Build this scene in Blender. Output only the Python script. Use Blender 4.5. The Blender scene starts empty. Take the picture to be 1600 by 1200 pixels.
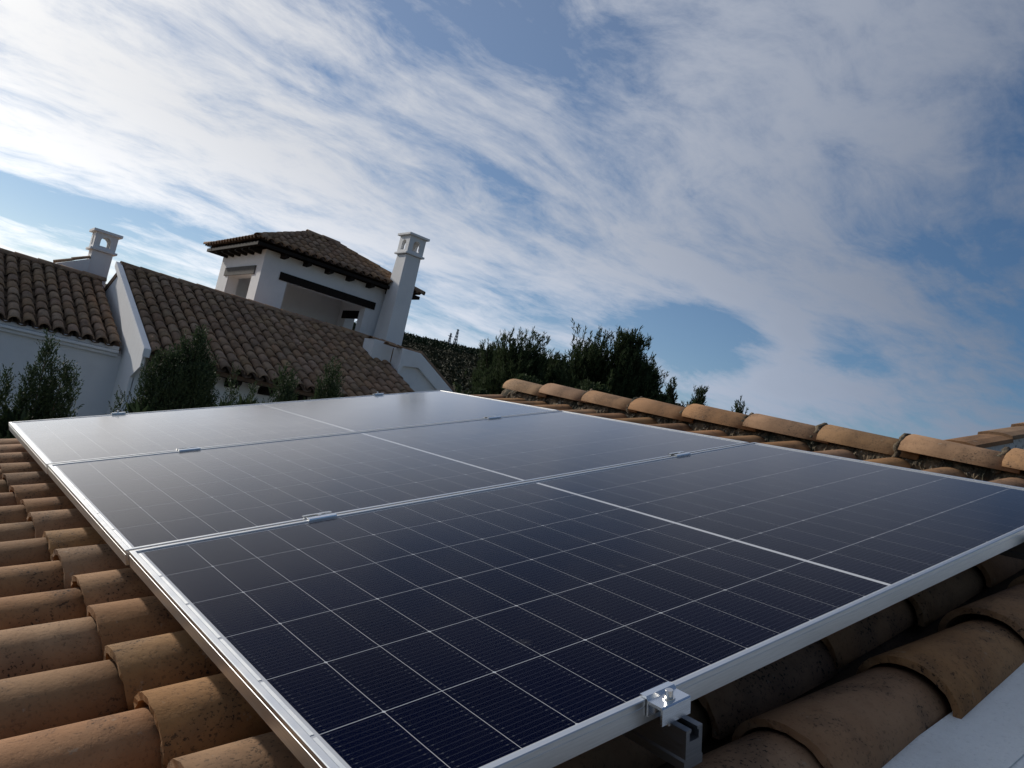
import bpy, math, random
import numpy as np
from mathutils import Matrix, Vector
R = math.radians
rnd = random.Random(7)
col = bpy.context.scene.collection
scene = bpy.context.scene

# ------------------------------------------------------------------ camera
SLOPE = R(16.0)
Z0 = 4.0
CAM = Vector((-0.50903, -1.83111, 4.42774))
RW = ((0.753333, -0.617988, 0.224898), (0.218876, -0.086874, -0.971878), (0.620147, 0.781373, 0.069818))
cam = bpy.data.cameras.new('camera')
cam.sensor_width = 36.0
cam.lens = 27.356
cam.clip_start = 0.05
cam.clip_end = 6000
cam_o = bpy.data.objects.new('camera', cam)
col.objects.link(cam_o)
rx, ry, rz = Vector(RW[0]), -Vector(RW[1]), -Vector(RW[2])
mw = Matrix(((rx.x, ry.x, rz.x, CAM.x), (rx.y, ry.y, rz.y, CAM.y), (rx.z, ry.z, rz.z, CAM.z), (0, 0, 0, 1)))
cam_o.matrix_world = mw
scene.camera = cam_o

# ------------------------------------------------------------------ light, sky, exposure
SUN_AZ, SUN_EL = -16.0, 23.0
scene.view_settings.view_transform = 'Standard'
scene.view_settings.look = 'None'
scene.view_settings.gamma = 1.0
scene.view_settings.exposure = 0.0
scene.view_settings.use_curve_mapping = False
scene.cycles.max_bounces = 6
scene.cycles.diffuse_bounces = 3
scene.cycles.glossy_bounces = 3
scene.cycles.transmission_bounces = 3
scene.cycles.transparent_max_bounces = 8
sun = bpy.data.lights.new('sun', 'SUN')
sun.energy = 3.2
sun.angle = R(2.0)
sun.color = (1.0, 0.93, 0.83)
sun_o = bpy.data.objects.new('sun', sun)
col.objects.link(sun_o)
SD = Vector((math.sin(R(SUN_AZ)) * math.cos(R(SUN_EL)), math.cos(R(SUN_AZ)) * math.cos(R(SUN_EL)), math.sin(R(SUN_EL))))
sun_o.location = SD * 30
sun_o.rotation_euler = SD.to_track_quat('Z', 'Y').to_euler()


class NT:
    """tiny node-graph helper"""
    def __init__(self, tree):
        self.t = tree
        self.n = tree.nodes
        self.l = tree.links

    def node(self, kind, **kw):
        nd = self.n.new(kind)
        for k, v in kw.items():
            setattr(nd, k, v)
        return nd

    def set(self, sock, v):
        if hasattr(v, 'is_output') or isinstance(v, bpy.types.NodeSocket):
            self.l.new(v, sock)
        else:
            sock.default_value = v

    def math(self, op, a, b=None, c=None, clamp=False):
        nd = self.node('ShaderNodeMath', operation=op, use_clamp=clamp)
        for i, v in enumerate((a, b, c)):
            if v is not None:
                self.set(nd.inputs[i], v)
        return nd.outputs[0]

    def vmath(self, op, a, b=None, scale=None):
        nd = self.node('ShaderNodeVectorMath', operation=op)
        self.set(nd.inputs[0], a)
        if b is not None:
            self.set(nd.inputs[1], b)
        if scale is not None:
            self.set(nd.inputs['Scale'], scale)
        return nd.outputs['Value'] if op in ('DOT_PRODUCT', 'LENGTH', 'DISTANCE') else nd.outputs[0]

    def noise(self, vec, scale, detail=4.0, rough=0.55, dist=0.0, out=0):
        nd = self.node('ShaderNodeTexNoise')
        self.set(nd.inputs['Vector'], vec)
        nd.inputs['Scale'].default_value = scale
        nd.inputs['Detail'].default_value = detail
        nd.inputs['Roughness'].default_value = rough
        nd.inputs['Distortion'].default_value = dist
        return nd.outputs[out]

    def step(self, v, lo, hi, a=0.0, b=1.0, smooth=True):
        nd = self.node('ShaderNodeMapRange')
        nd.interpolation_type = 'SMOOTHSTEP' if smooth else 'LINEAR'
        self.set(nd.inputs['Value'], v)
        self.set(nd.inputs['From Min'], lo)
        self.set(nd.inputs['From Max'], hi)
        self.set(nd.inputs['To Min'], a)
        self.set(nd.inputs['To Max'], b)
        return nd.outputs[0]

    def mix(self, f, a, b, mode='MIX'):
        nd = self.node('ShaderNodeMix', data_type='RGBA', blend_type=mode)
        self.set(nd.inputs[0], f)
        for i, v in ((6, a), (7, b)):
            if isinstance(v, tuple) and len(v) == 3:
                v = v + (1.0,)
            self.set(nd.inputs[i], v)
        return nd.outputs[2]

    def comb(self, x, y, z):
        nd = self.node('ShaderNodeCombineXYZ')
        for i, v in enumerate((x, y, z)):
            self.set(nd.inputs[i], v)
        return nd.outputs[0]

    def sep(self, v):
        nd = self.node('ShaderNodeSeparateXYZ')
        self.set(nd.inputs[0], v)
        return nd.outputs


# ---- the sky: a physical clear sky with layers of cirrus over it
world = bpy.data.worlds.new('World')
scene.world = world
world.use_nodes = True
W = NT(world.node_tree)
W.n.clear()
sky = W.node('ShaderNodeTexSky', sky_type='NISHITA', sun_disc=False)
sky.sun_elevation = R(SUN_EL)
sky.sun_rotation = R(SUN_AZ)
sky.altitude = 150
sky.air_density = 1.0
sky.dust_density = 0.05
sky.ozone_density = 4.0
tc = W.node('ShaderNodeTexCoord')
dirn = W.vmath('NORMALIZE', tc.outputs['Generated'])
dx, dy, dz = W.sep(dirn)
zz = W.math('ADD', W.math('MAXIMUM', dz, 0.0), 0.16)
P = W.comb(W.math('DIVIDE', dx, zz), W.math('DIVIDE', dy, zz), 0.0)
warp = W.vmath('SCALE', W.vmath('SUBTRACT', W.noise(P, 0.8, 3.0, 0.55, out=1), (0.5, 0.5, 0.5)), scale=0.55)
PW_ = W.vmath('ADD', P, warp)
mp = W.node('ShaderNodeMapping')
mp.inputs['Rotation'].default_value = (0, 0, R(62))
mp.inputs['Scale'].default_value = (0.62, 1.15, 1.0)
mp.inputs['Location'].default_value = (3.1, 7.4, 0.0)
W.set(mp.inputs['Vector'], PW_)
n_big = W.noise(mp.outputs[0], 1.1, 8.0, 0.62, 0.15)
mp2 = W.node('ShaderNodeMapping')
mp2.inputs['Rotation'].default_value = (0, 0, R(40))
mp2.inputs['Scale'].default_value = (1.0, 2.3, 1.0)
W.set(mp2.inputs['Vector'], PW_)
n_str = W.noise(mp2.outputs[0], 2.1, 8.0, 0.66, 0.2)
n_fin = W.noise(PW_, 7.0, 6.0, 0.68, 0.3)
dens = W.math('ADD', W.math('MULTIPLY', n_big, 0.52), W.math('ADD', W.math('MULTIPLY', n_str, 0.32), W.math('MULTIPLY', n_fin, 0.16)))
# broad cloud banks and clear gaps of this afternoon (direction, size, amount)
SKY_PATCHES = []
SKY_PATCHES = [(51.0, 10.2, 4.4, 1.6, -0.19), (4.5, 7.8, 9.0, 1.3, -0.22), (34.0, 29.5, 8.0, 3.0, -0.09),
               (69.0, 24.0, 4.0, 7.0, -0.07), (60.0, 8.8, 5.0, 1.4, 0.16), (57.0, 11.5, 2.2, 2.2, 0.10),
               (8.0, 16.0, 20.0, 8.0, 0.08), (43.0, 13.0, 8.0, 2.5, 0.08), (55.0, 20.0, 9.0, 6.0, 0.06), (60.5, 21.0, 6.0, 4.5, 0.06)]
wd = W.vmath('ADD', dirn, W.vmath('SCALE', warp, scale=0.20))
for (ax, ey, sx, sy, amt) in SKY_PATCHES:
    d0 = Vector((math.sin(R(ax)) * math.cos(R(ey)), math.cos(R(ax)) * math.cos(R(ey)), math.sin(R(ey))))
    rt = Vector((math.cos(R(ax)), -math.sin(R(ax)), 0))
    up = rt.cross(d0)
    e1 = W.math('DIVIDE', W.vmath('DOT_PRODUCT', wd, tuple(rt)), math.sin(R(sx)))
    e2 = W.math('DIVIDE', W.math('SUBTRACT', W.vmath('DOT_PRODUCT', wd, tuple(up)), 0.0), math.sin(R(sy)))
    fr = W.vmath('DOT_PRODUCT', dirn, tuple(d0))
    q = W.math('ADD', W.math('MULTIPLY', e1, e1), W.math('MULTIPLY', e2, e2))
    g = W.math('MULTIPLY', W.math('EXPONENT', W.math('MULTIPLY', q, -1.0)), W.math('GREATER_THAN', fr, 0.0))
    dens = W.math('ADD', dens, W.math('MULTIPLY', g, amt))
cmask = W.math('MAXIMUM', W.step(dens, 0.355, 0.605), W.step(dz, 0.0, 0.16, 0.45, 0.24))
thick = W.step(dens, 0.50, 0.70)
cs = W.math('MAXIMUM', W.vmath('DOT_PRODUCT', dirn, tuple(SD)), 0.0)
# thin ice cloud scatters the sun forward: whiter and brighter towards it, blue-grey away from it
lum = W.math('ADD', 2.05, W.math('ADD', W.math('MULTIPLY', W.math('POWER', cs, 1.3), 9.6), W.math('MULTIPLY', W.math('POWER', cs, 16.0), 5.0)))
lum = W.math('MULTIPLY', lum, W.step(dz, 0.08, 0.30, 1.45, 1.0))
tint = W.mix(W.math('POWER', cs, 1.2), (0.80, 0.96, 1.30), (1.02, 1.0, 0.97))
ccol = W.mix(1.0, tint, W.comb(lum, lum, lum), 'MULTIPLY')
ccol = W.mix(W.math('MULTIPLY', thick, W.step(cs, 0.2, 0.9, 0.12, 0.0)), ccol, (2.6, 3.0, 3.8))
hs_ = W.node('ShaderNodeHueSaturation')
hs_.inputs['Saturation'].default_value = 1.22
W.set(hs_.inputs['Color'], sky.outputs[0])
skyc = W.mix(W.math('MULTIPLY', cmask, 0.93), hs_.outputs[0], ccol)
bg = W.node('ShaderNodeBackground')
W.set(bg.inputs['Color'], skyc)
bg.inputs['Strength'].default_value = 0.075
wo = W.node('ShaderNodeOutputWorld')
W.l.new(bg.outputs[0], wo.inputs[0])
world.cycles.sampling_method = 'MANUAL'
world.cycles.sample_map_resolution = 512

# ------------------------------------------------------------------ helpers
def tag(o, label=None, cat=None, group=None, kind=None):
    for k, v in (('label', label), ('category', cat), ('group', group), ('kind', kind)):
        if v:
            o[k] = v
    return o


def mesh(name, verts, faces, mat=None, smooth=False):
    me = bpy.data.meshes.new(name)
    me.from_pydata([tuple(v) for v in verts], [], [tuple(f) for f in faces])
    me.update()
    if mat:
        me.materials.append(mat)
    if smooth:
        me.polygons.foreach_set('use_smooth', [True] * len(me.polygons))
    return me


def put(name, me, parent=None, loc=(0, 0, 0), rot=(0, 0, 0), scale=None):
    o = bpy.data.objects.new(name, me)
    col.objects.link(o)
    o.parent = parent
    o.location = loc
    o.rotation_euler = rot
    if scale:
        o.scale = scale
    return o


def empty(name, loc=(0, 0, 0), rot=(0, 0, 0)):
    o = put(name, None, None, loc, rot)
    o.empty_display_size = 0.2
    return o


class MB:
    """collects shapes into one mesh"""
    def __init__(self):
        self.v, self.f = [], []

    def add(self, verts, faces):
        b = len(self.v)
        self.v += [tuple(x) for x in verts]
        self.f += [tuple(b + i for i in fc) for fc in faces]

    def box(self, x0, x1, y0, y1, z0, z1):
        self.add([(x0, y0, z0), (x1, y0, z0), (x1, y1, z0), (x0, y1, z0), (x0, y0, z1), (x1, y0, z1), (x1, y1, z1), (x0, y1, z1)],
                 [(3, 2, 1, 0), (4, 5, 6, 7), (0, 1, 5, 4), (1, 2, 6, 5), (2, 3, 7, 6), (3, 0, 4, 7)])

    def prism(self, pts, axis, a, b):
        """polygon pts in the two other axes, extruded along axis from a to b"""
        n = len(pts)
        def mk(p, t):
            if axis == 'y':
                return (p[0], t, p[1])
            if axis == 'x':
                return (t, p[0], p[1])
            return (p[0], p[1], t)
        self.add([mk(p, a) for p in pts] + [mk(p, b) for p in pts],
                 [tuple(range(n - 1, -1, -1)), tuple(range(n, 2 * n))] + [(i, (i + 1) % n, n + (i + 1) % n, n + i) for i in range(n)])

    def tube(self, a, b, ra, rb, seg=8, cap=True):
        a, b = Vector(a), Vector(b)
        d = (b - a).normalized()
        x = d.orthogonal().normalized()
        y = d.cross(x)
        vs = [a + (x * math.cos(t) + y * math.sin(t)) * ra for t in [2 * math.pi * i / seg for i in range(seg)]]
        vs += [b + (x * math.cos(t) + y * math.sin(t)) * rb for t in [2 * math.pi * i / seg for i in range(seg)]]
        fs = [(i, (i + 1) % seg, seg + (i + 1) % seg, seg + i) for i in range(seg)]
        if cap:
            fs += [tuple(range(seg - 1, -1, -1)), tuple(range(seg, 2 * seg))]
        self.add(vs, fs)

    def mesh(self, name, mat, smooth=False):
        return mesh(name, self.v, self.f, mat, smooth)

    def build(self, name, mat, parent=None, loc=(0, 0, 0), rot=(0, 0, 0), smooth=False, bevel=0.0):
        o = put(name, self.mesh(name, mat, smooth), parent, loc, rot)
        if bevel:
            m = o.modifiers.new('bevel', 'BEVEL')
            m.width = bevel
            m.segments = 2
            m.limit_method = 'ANGLE'
        return o


# ------------------------------------------------------------------ materials
def material(name):
    m = bpy.data.materials.new(name)
    m.use_nodes = True
    t = NT(m.node_tree)
    return m, t, m.node_tree.nodes['Principled BSDF']


def bump(t, b, h, strength=0.4, dist=0.004):
    nd = t.node('ShaderNodeBump')
    nd.inputs['Strength'].default_value = strength
    nd.inputs['Distance'].default_value = dist
    t.set(nd.inputs['Height'], h)
    t.l.new(nd.outputs[0], b.inputs['Normal'])


def coords(t, per_object=True):
    c = t.node('ShaderNodeTexCoord').outputs['Object']
    if not per_object:
        return c, None
    oi = t.node('ShaderNodeObjectInfo')
    r = oi.outputs['Random']
    off = t.comb(t.math('MULTIPLY', r, 37.0), t.math('MULTIPLY', r, 91.0), t.math('MULTIPLY', r, 53.0))
    return t.vmath('ADD', c, off), r


def terracotta(name, ca, cb, cc, speck=1.0, dark=1.0, scale=1.0):
    m, t, b = material(name)
    v, r = coords(t)
    n1 = t.noise(v, 5.0 * scale, 5.0, 0.6)
    n2 = t.noise(v, 16.0 * scale, 6.0, 0.65)
    c = t.mix(t.step(n1, 0.32, 0.68), ca, cb)
    c = t.mix(t.math('MULTIPLY', t.step(n2, 0.5, 0.75), 0.5), c, cc)
    # each fired tile has its own tone
    hs = t.node('ShaderNodeHueSaturation')
    t.set(hs.inputs['Color'], c)
    t.set(hs.inputs['Value'], t.step(r, 0.0, 1.0, 0.82, 1.12, False))
    t.set(hs.inputs['Saturation'], t.step(t.math('FRACT', t.math('MULTIPLY', r, 17.3)), 0.0, 1.0, 0.92, 1.10, False))
    t.set(hs.inputs['Hue'], t.step(t.math('FRACT', t.math('MULTIPLY', r, 7.7)), 0.0, 1.0, 0.494, 0.505, False))
    c = hs.outputs[0]
    # grime in drifts, and black lichen specks inside the drifts
    drift = t.step(t.noise(v, 7.0 * scale, 4.0, 0.6, 0.4), 0.44, 0.68)
    c = t.mix(t.math('MULTIPLY', drift, 0.45 * dark), c, (0.075, 0.05, 0.036))
    sp = t.noise(v, 150.0 * scale, 3.0, 0.62)
    spm = t.math('MULTIPLY', t.step(sp, 0.56, 0.63), t.math('ADD', t.math('MULTIPLY', drift, 0.9), 0.22))
    c = t.mix(t.math('MULTIPLY', spm, 0.92 * speck, clamp=True), c, (0.018, 0.014, 0.012))
    pale = t.math('MULTIPLY', t.step(t.noise(v, 38.0 * scale, 4.0, 0.6), 0.66, 0.74), 0.35)
    c = t.mix(pale, c, (0.40, 0.35, 0.27))
    t.l.new(c, b.inputs['Base Color'])
    b.inputs['Roughness'].default_value = 0.88
    b.inputs['Specular IOR Level'].default_value = 0.25
    h = t.math('ADD', t.math('MULTIPLY', t.noise(v, 60.0 * scale, 6.0, 0.7), 0.7), t.math('MULTIPLY', n2, 0.6))
    bump(t, b, t.math('SUBTRACT', h, t.math('MULTIPLY', spm, 0.3)), 0.5, 0.004)
    return m


M = {}
M['tile'] = terracotta('weathered terracotta', (0.31, 0.166, 0.078), (0.38, 0.218, 0.110), (0.23, 0.115, 0.052), 1.0, 1.0)
M['pan'] = terracotta('shade-darkened terracotta', (0.12, 0.075, 0.045), (0.15, 0.095, 0.06), (0.07, 0.045, 0.03), 1.0, 1.3)  # darker than the cover tiles: channel shade between them is put into the colour
M['ridge'] = terracotta('ochre terracotta', (0.26, 0.152, 0.080), (0.31, 0.185, 0.100), (0.20, 0.112, 0.056), 0.8, 0.8)
M['tile_far'] = terracotta('aged roof terracotta', (0.29, 0.188, 0.122), (0.37, 0.25, 0.162), (0.22, 0.135, 0.085), 0.5, 0.9, 0.6)


def plaster(name, base, stain=0.5, bscale=70.0):
    m, t, b = material(name)
    v, _ = coords(t, False)
    c = t.mix(t.math('MULTIPLY', t.step(t.noise(v, 1.3, 6.0, 0.65), 0.45, 0.8), stain), base, tuple(x * 0.78 for x in base))
    x, y, z = t.sep(v)
    streak = t.noise(t.comb(t.math('MULTIPLY', x, 5.0), t.math('MULTIPLY', y, 5.0), t.math('MULTIPLY', z, 0.5)), 1.0, 5.0, 0.6)
    c = t.mix(t.math('MULTIPLY', t.step(streak, 0.55, 0.8), stain * 0.5), c, tuple(x * 0.7 for x in base))
    t.l.new(c, b.inputs['Base Color'])
    b.inputs['Roughness'].default_value = 0.9
    b.inputs['Specular IOR Level'].default_value = 0.2
    bump(t, b, t.noise(v, bscale, 5.0, 0.65), 0.5, 0.006)
    return m


M['plaster'] = plaster('white lime plaster', (0.78, 0.78, 0.78))
m, t, b = material('grainy white render')
M['coping'] = m
v, _ = coords(t, False)
gr_ = t.noise(v, 130.0, 4.0, 0.7)
c = t.mix(t.step(t.noise(v, 3.0, 6.0, 0.65), 0.42, 0.75), (0.88, 0.87, 0.83), (0.72, 0.70, 0.66))
c = t.mix(t.math('MULTIPLY', t.step(gr_, 0.56, 0.66), 0.2), c, (0.40, 0.39, 0.36))
t.l.new(c, b.inputs['Base Color'])
b.inputs['Roughness'].default_value = 0.95
bump(t, b, gr_, 0.8, 0.006)


def matt(m, spec=0.06):
    m.node_tree.nodes['Principled BSDF'].inputs['Specular IOR Level'].default_value = spec
    return m


def simple(name, base, rough=0.8, metal=0.0, nscale=None, namt=0.3, bs=0.0):
    m, t, b = material(name)
    if nscale:
        v, _ = coords(t, False)
        n = t.noise(v, nscale, 5.0, 0.6)
        t.l.new(t.mix(t.math('MULTIPLY', t.step(n, 0.35, 0.7), namt), base, tuple(x * 0.45 for x in base)), b.inputs['Base Color'])
        if bs:
            bump(t, b, n, 0.5, bs)
    else:
        b.inputs['Base Color'].default_value = base + (1.0,)
    b.inputs['Roughness'].default_value = rough
    b.inputs['Metallic'].default_value = metal
    return m


M['timber'] = simple('dark stained timber', (0.022, 0.018, 0.016), 0.7, 0.0, 14.0, 0.4, 0.004)
M['timber_grey'] = simple('greyed timber', (0.13, 0.125, 0.12), 0.8, 0.0, 14.0, 0.4, 0.004)
matt(M['timber'])
matt(M['timber_grey'])
M['clay_edge'] = simple('clay bedding', (0.16, 0.10, 0.065), 0.95, 0.0, 20.0, 0.5, 0.01)
M['steel'] = simple('bright bolt steel', (0.72, 0.70, 0.67), 0.22, 1.0)
M['dark_hole'] = simple('black plastic seal', (0.012, 0.012, 0.013), 0.6)
M['galv'] = simple('galvanised lattice steel', (0.30, 0.31, 0.32), 0.6, 0.3)


def aluminium(name, base, rough, aniso=0.0):
    m, t, b = material(name)
    v, _ = coords(t, False)
    n = t.noise(t.vmath('MULTIPLY', v, (3.0, 3.0, 60.0)), 6.0, 4.0, 0.6)
    t.l.new(t.mix(t.step(n, 0.3, 0.7), base, tuple(x * 0.9 for x in base)), b.inputs['Base Color'])
    t.set(b.inputs['Roughness'], t.step(n, 0.3, 0.7, rough * 0.85, rough * 1.15))
    b.inputs['Metallic'].default_value = 1.0
    return m


M['alu'] = aluminium('anodised aluminium', (0.80, 0.80, 0.79), 0.36)
M['alu_rail'] = aluminium('extruded aluminium with painted shade', (0.24, 0.24, 0.25), 0.5)  # dark base colour carries the shadow and dark tile reflection on the rails
M['alu_bright'] = aluminium('mill aluminium', (0.82, 0.84, 0.86), 0.24)
M['ribbon'] = aluminium('tinned ribbon', (0.93, 0.93, 0.91), 0.42)
M['back'] = matt(simple('white backsheet', (0.58, 0.59, 0.62), 0.7), 0.0)

# silicon cell: near-black blue with hair-thin busbars and their solder pads
CU, CV, NB = 0.0930, 0.1815, 16
m, t, b = material('silicon cell')
M['cell'] = m
v = t.node('ShaderNodeTexCoord').outputs['Object']
x, y, z = t.sep(v)
ph = t.math('ABSOLUTE', t.math('SUBTRACT', t.math('FRACT', t.math('MULTIPLY', t.math('ADD', y, CV / 2), NB / CV)), 0.5))
line = t.step(ph, 0.028, 0.055, 1.0, 0.0)
pad = t.math('MULTIPLY', t.step(ph, 0.07, 0.11, 1.0, 0.0),
             t.step(t.math('ABSOLUTE', t.math('SUBTRACT', t.math('ABSOLUTE', x), CU * 0.405)), 0.0013, 0.0021, 1.0, 0.0))
oi = t.node('ShaderNodeObjectInfo').outputs['Random']
c = t.mix(oi, (0.0012, 0.0030, 0.0160), (0.0020, 0.0042, 0.0200))
c = t.mix(t.math('MULTIPLY', line, 0.6), c, (0.045, 0.05, 0.08))
c = t.mix(t.math('MULTIPLY', pad, 0.8), c, (0.085, 0.09, 0.11))
t.l.new(c, b.inputs['Base Color'])
b.inputs['Roughness'].default_value = 0.6
b.inputs['Specular IOR Level'].default_value = 0.0

# front glass: thin anti-glare sheet, slightly dusty
m = bpy.data.materials.new('solar glass')
m.use_nodes = True
t = NT(m.node_tree)
t.n.clear()
M['glass'] = m
v, _ = coords(t)
lw = t.node('ShaderNodeLayerWeight')
lw.inputs['Blend'].default_value = 0.5
# anti-reflective textured glass: dark from above, mirror-like at a grazing angle
refl = t.math('MINIMUM', t.math('MULTIPLY', t.math('POWER', lw.outputs['Facing'], 9.2), 2.6), 1.0)
gl = t.node('ShaderNodeBsdfGlossy')
gl.inputs['Color'].default_value = (0.98, 0.97, 0.98, 1)
smear = t.noise(t.vmath('MULTIPLY', v, (1.0, 2.2, 1.0)), 2.6, 6.0, 0.65, 0.6)
t.set(gl.inputs['Roughness'], t.step(smear, 0.3, 0.7, 0.105, 0.15))
tr = t.node('ShaderNodeBsdfTransparent')
tr.inputs['Color'].default_value = (0.96, 0.965, 0.965, 1)
df = t.node('ShaderNodeBsdfDiffuse')
df.inputs['Color'].default_value = (0.52, 0.49, 0.44, 1)
ms = t.node('ShaderNodeMixShader')
dust = t.math('ADD', t.step(smear, 0.38, 0.8, 0.0004, 0.006), t.step(t.noise(v, 26.0, 3.0, 0.6), 0.68, 0.80, 0.0, 0.014))
vor = t.node('ShaderNodeTexVoronoi', feature='F1')
t.set(vor.inputs['Vector'], v)
vor.inputs['Scale'].default_value = 5.0
vor.inputs['Randomness'].default_value = 1.0
smudge = t.math('MULTIPLY', t.step(t.math('ADD', vor.outputs['Distance'], t.math('MULTIPLY', t.noise(v, 30.0, 4.0, 0.7), 0.12)), 0.09, 0.16, 0.05, 0.0),
                t.math('GREATER_THAN', t.sep(vor.outputs['Color'])[0], 0.86))
t.set(ms.inputs[0], t.math('ADD', dust, smudge))
t.l.new(tr.outputs[0], ms.inputs[1])
t.l.new(df.outputs[0], ms.inputs[2])
ms2 = t.node('ShaderNodeMixShader')
t.set(ms2.inputs[0], refl)
t.l.new(ms.outputs[0], ms2.inputs[1])
gl2 = t.node('ShaderNodeBsdfGlossy')
gl2.inputs['Color'].default_value = (1.0, 0.97, 0.91, 1)
gl2.inputs['Roughness'].default_value = 0.38
mg = t.node('ShaderNodeMixShader')
mg.inputs[0].default_value = 0.28
t.l.new(gl.outputs[0], mg.inputs[1])
t.l.new(gl2.outputs[0], mg.inputs[2])
t.l.new(mg.outputs[0], ms2.inputs[2])
out = t.node('ShaderNodeOutputMaterial')
t.l.new(ms2.outputs[0], out.inputs[0])

# crumbling mortar with moss and lichen
m, t, b = material('mossy mortar')
M['mortar'] = m
v, _ = coords(t, False)
n = t.noise(v, 22.0, 6.0, 0.7)
c = t.mix(t.step(n, 0.38, 0.60), (0.040, 0.033, 0.022), (0.21, 0.155, 0.095))
c = t.mix(t.step(t.noise(v, 60.0, 4.0, 0.65), 0.60, 0.68), c, (0.45, 0.42, 0.36))
c = t.mix(t.step(t.noise(v, 9.0, 4.0, 0.6), 0.5, 0.62), c, (0.028, 0.028, 0.016))
t.l.new(c, b.inputs['Base Color'])
b.inputs['Roughness'].default_value = 0.95
bump(t, b, t.noise(v, 70.0, 6.0, 0.75), 1.0, 0.012)

m, t, b = material('flaking whitewash')
M['flaking'] = m
v, _ = coords(t, False)
c = t.mix(t.step(t.noise(v, 14.0, 7.0, 0.7), 0.53, 0.64), (0.66, 0.66, 0.64), (0.13, 0.13, 0.11))
c = t.mix(t.step(t.noise(v, 60.0, 3.0, 0.6), 0.60, 0.70), c, (0.06, 0.06, 0.05))
t.l.new(c, b.inputs['Base Color'])
b.inputs['Roughness'].default_value = 0.95
bump(t, b, t.noise(v, 50.0, 6.0, 0.7), 0.8, 0.008)


def leafmat(name, ca, cb, trans=0.25):
    m, t, b = material(name)
    g = t.node('ShaderNodeNewGeometry').outputs['Random Per Island']
    t.l.new(t.mix(g, ca, cb), b.inputs['Base Color'])
    b.inputs['Roughness'].default_value = 0.65
    b.inputs['Specular IOR Level'].default_value = 0.25
    tl = t.node('ShaderNodeBsdfTranslucent')
    t.l.new(t.mix(g, tuple(x * 1.3 for x in ca), tuple(x * 1.3 for x in cb)), tl.inputs['Color'])
    mx = t.node('ShaderNodeMixShader')
    mx.inputs[0].default_value = trans
    o = t.n['Material Output']
    t.l.new(b.outputs[0], mx.inputs[1])
    t.l.new(tl.outputs[0], mx.inputs[2])
    t.l.new(mx.outputs[0], o.inputs[0])
    return m


M['cypress'] = leafmat('cypress scale leaves', (0.016, 0.032, 0.014), (0.048, 0.068, 0.030))
M['pine'] = leafmat('pine needles', (0.022, 0.036, 0.017), (0.055, 0.075, 0.034))
M['shrub'] = leafmat('glossy shrub leaves', (0.05, 0.075, 0.035), (0.10, 0.13, 0.06))
M['scrub'] = leafmat('dry hillside scrub', (0.034, 0.037, 0.021), (0.052, 0.052, 0.031), 0.0)
M['forest'] = leafmat('dark ridge wood', (0.013, 0.022, 0.013), (0.025, 0.038, 0.021), 0.05)
for k_ in ('scrub', 'forest', 'pine'):
    matt(M[k_], 0.05)
M['bark'] = simple('pine bark', (0.10, 0.075, 0.055), 0.95, 0.0, 9.0, 0.5, 0.01)
M['earth'] = simple('dry earth and grass', (0.11, 0.10, 0.06), 0.95, 0.0, 0.25, 0.5)
M['hill'] = simple('scrubby hillside soil', (0.045, 0.043, 0.027), 0.95, 0.0, 0.06, 0.6)

matt(M['hill'])
# ------------------------------------------------------------------ setting: ground and hill
g = MB()
g.add([(-2500, -2500, 0), (2500, -2500, 0), (2500, 2500, 0), (-2500, 2500, 0)], [(0, 1, 2, 3)])
tag(g.build('ground', M['earth']), kind='structure')

AZ_PTS = [(0, 3.0), (15, 4.4), (25, 5.25), (30, 5.45), (35.4, 5.65), (41, 6.1), (46, 5.6), (50, 5.0), (54, 4.2), (60, 3.6), (75, 1.5), (90, 0.4)]
HX, HY = -0.5, -1.8
RIDGE_D = 420.0


def hill_h(x, y):
    ddx, ddy = x - HX, y - HY
    d = math.hypot(ddx, ddy)
    a = math.degrees(math.atan2(ddx, ddy))
    a = min(max(a, 0), 90)
    e = np.interp(a, [p[0] for p in AZ_PTS], [p[1] for p in AZ_PTS])
    top = RIDGE_D * math.tan(R(e)) + 4.0
    tt = (d - 45.0) / (RIDGE_D - 45.0)
    if tt <= 0:
        return -0.4 + 0.2 * tt
    prof = (tt ** 0.85 if tt < 1 else max(0.0, 1 - 0.55 * (tt - 1)))
    w = 0.6 * math.sin(x * 0.061 + 1.3) * math.cos(y * 0.053) + 0.35 * math.sin(x * 0.17 + y * 0.13)
    return top * prof + w * min(1, tt * 4) * (1 if tt < 0.9 else 0.6)


nx, ny = 90, 90
xs = np.linspace(-40, 660, nx)
ys = np.linspace(-20, 680, ny)
hv = [(x, y, hill_h(x, y)) for y in ys for x in xs]
hf = [(j * nx + i, j * nx + i + 1, (j + 1) * nx + i + 1, (j + 1) * nx + i) for j in range(ny - 1) for i in range(nx - 1)]
tag(put('hill', mesh('hill', hv, hf, M['hill'], True)), kind='structure')


def clump(mb_v, mb_f, c, r, h, n, rg, w=0.35):
    """a loose clump of leaf-sized triangles"""
    for _ in range(n):
        th = rg.uniform(0, 6.283)
        ph = math.acos(rg.uniform(-0.15, 1))
        k = rg.uniform(0.55, 1.0)
        p = Vector((c[0] + r * k * math.sin(ph) * math.cos(th), c[1] + r * k * math.sin(ph) * math.sin(th), c[2] + h * k * math.cos(ph)))
        a = Vector((rg.gauss(0, 1), rg.gauss(0, 1), rg.gauss(0.6, 0.7))).normalized() * r * w * rg.uniform(0.7, 1.5)
        bb = a.cross(Vector((rg.gauss(0, 1), rg.gauss(0, 1), rg.gauss(0, 1)))).normalized() * r * w * 0.55
        i = len(mb_v)
        mb_v += [tuple(p - bb), tuple(p + bb), tuple(p + a)]
        mb_f.append((i, i + 1, i + 2))


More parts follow.
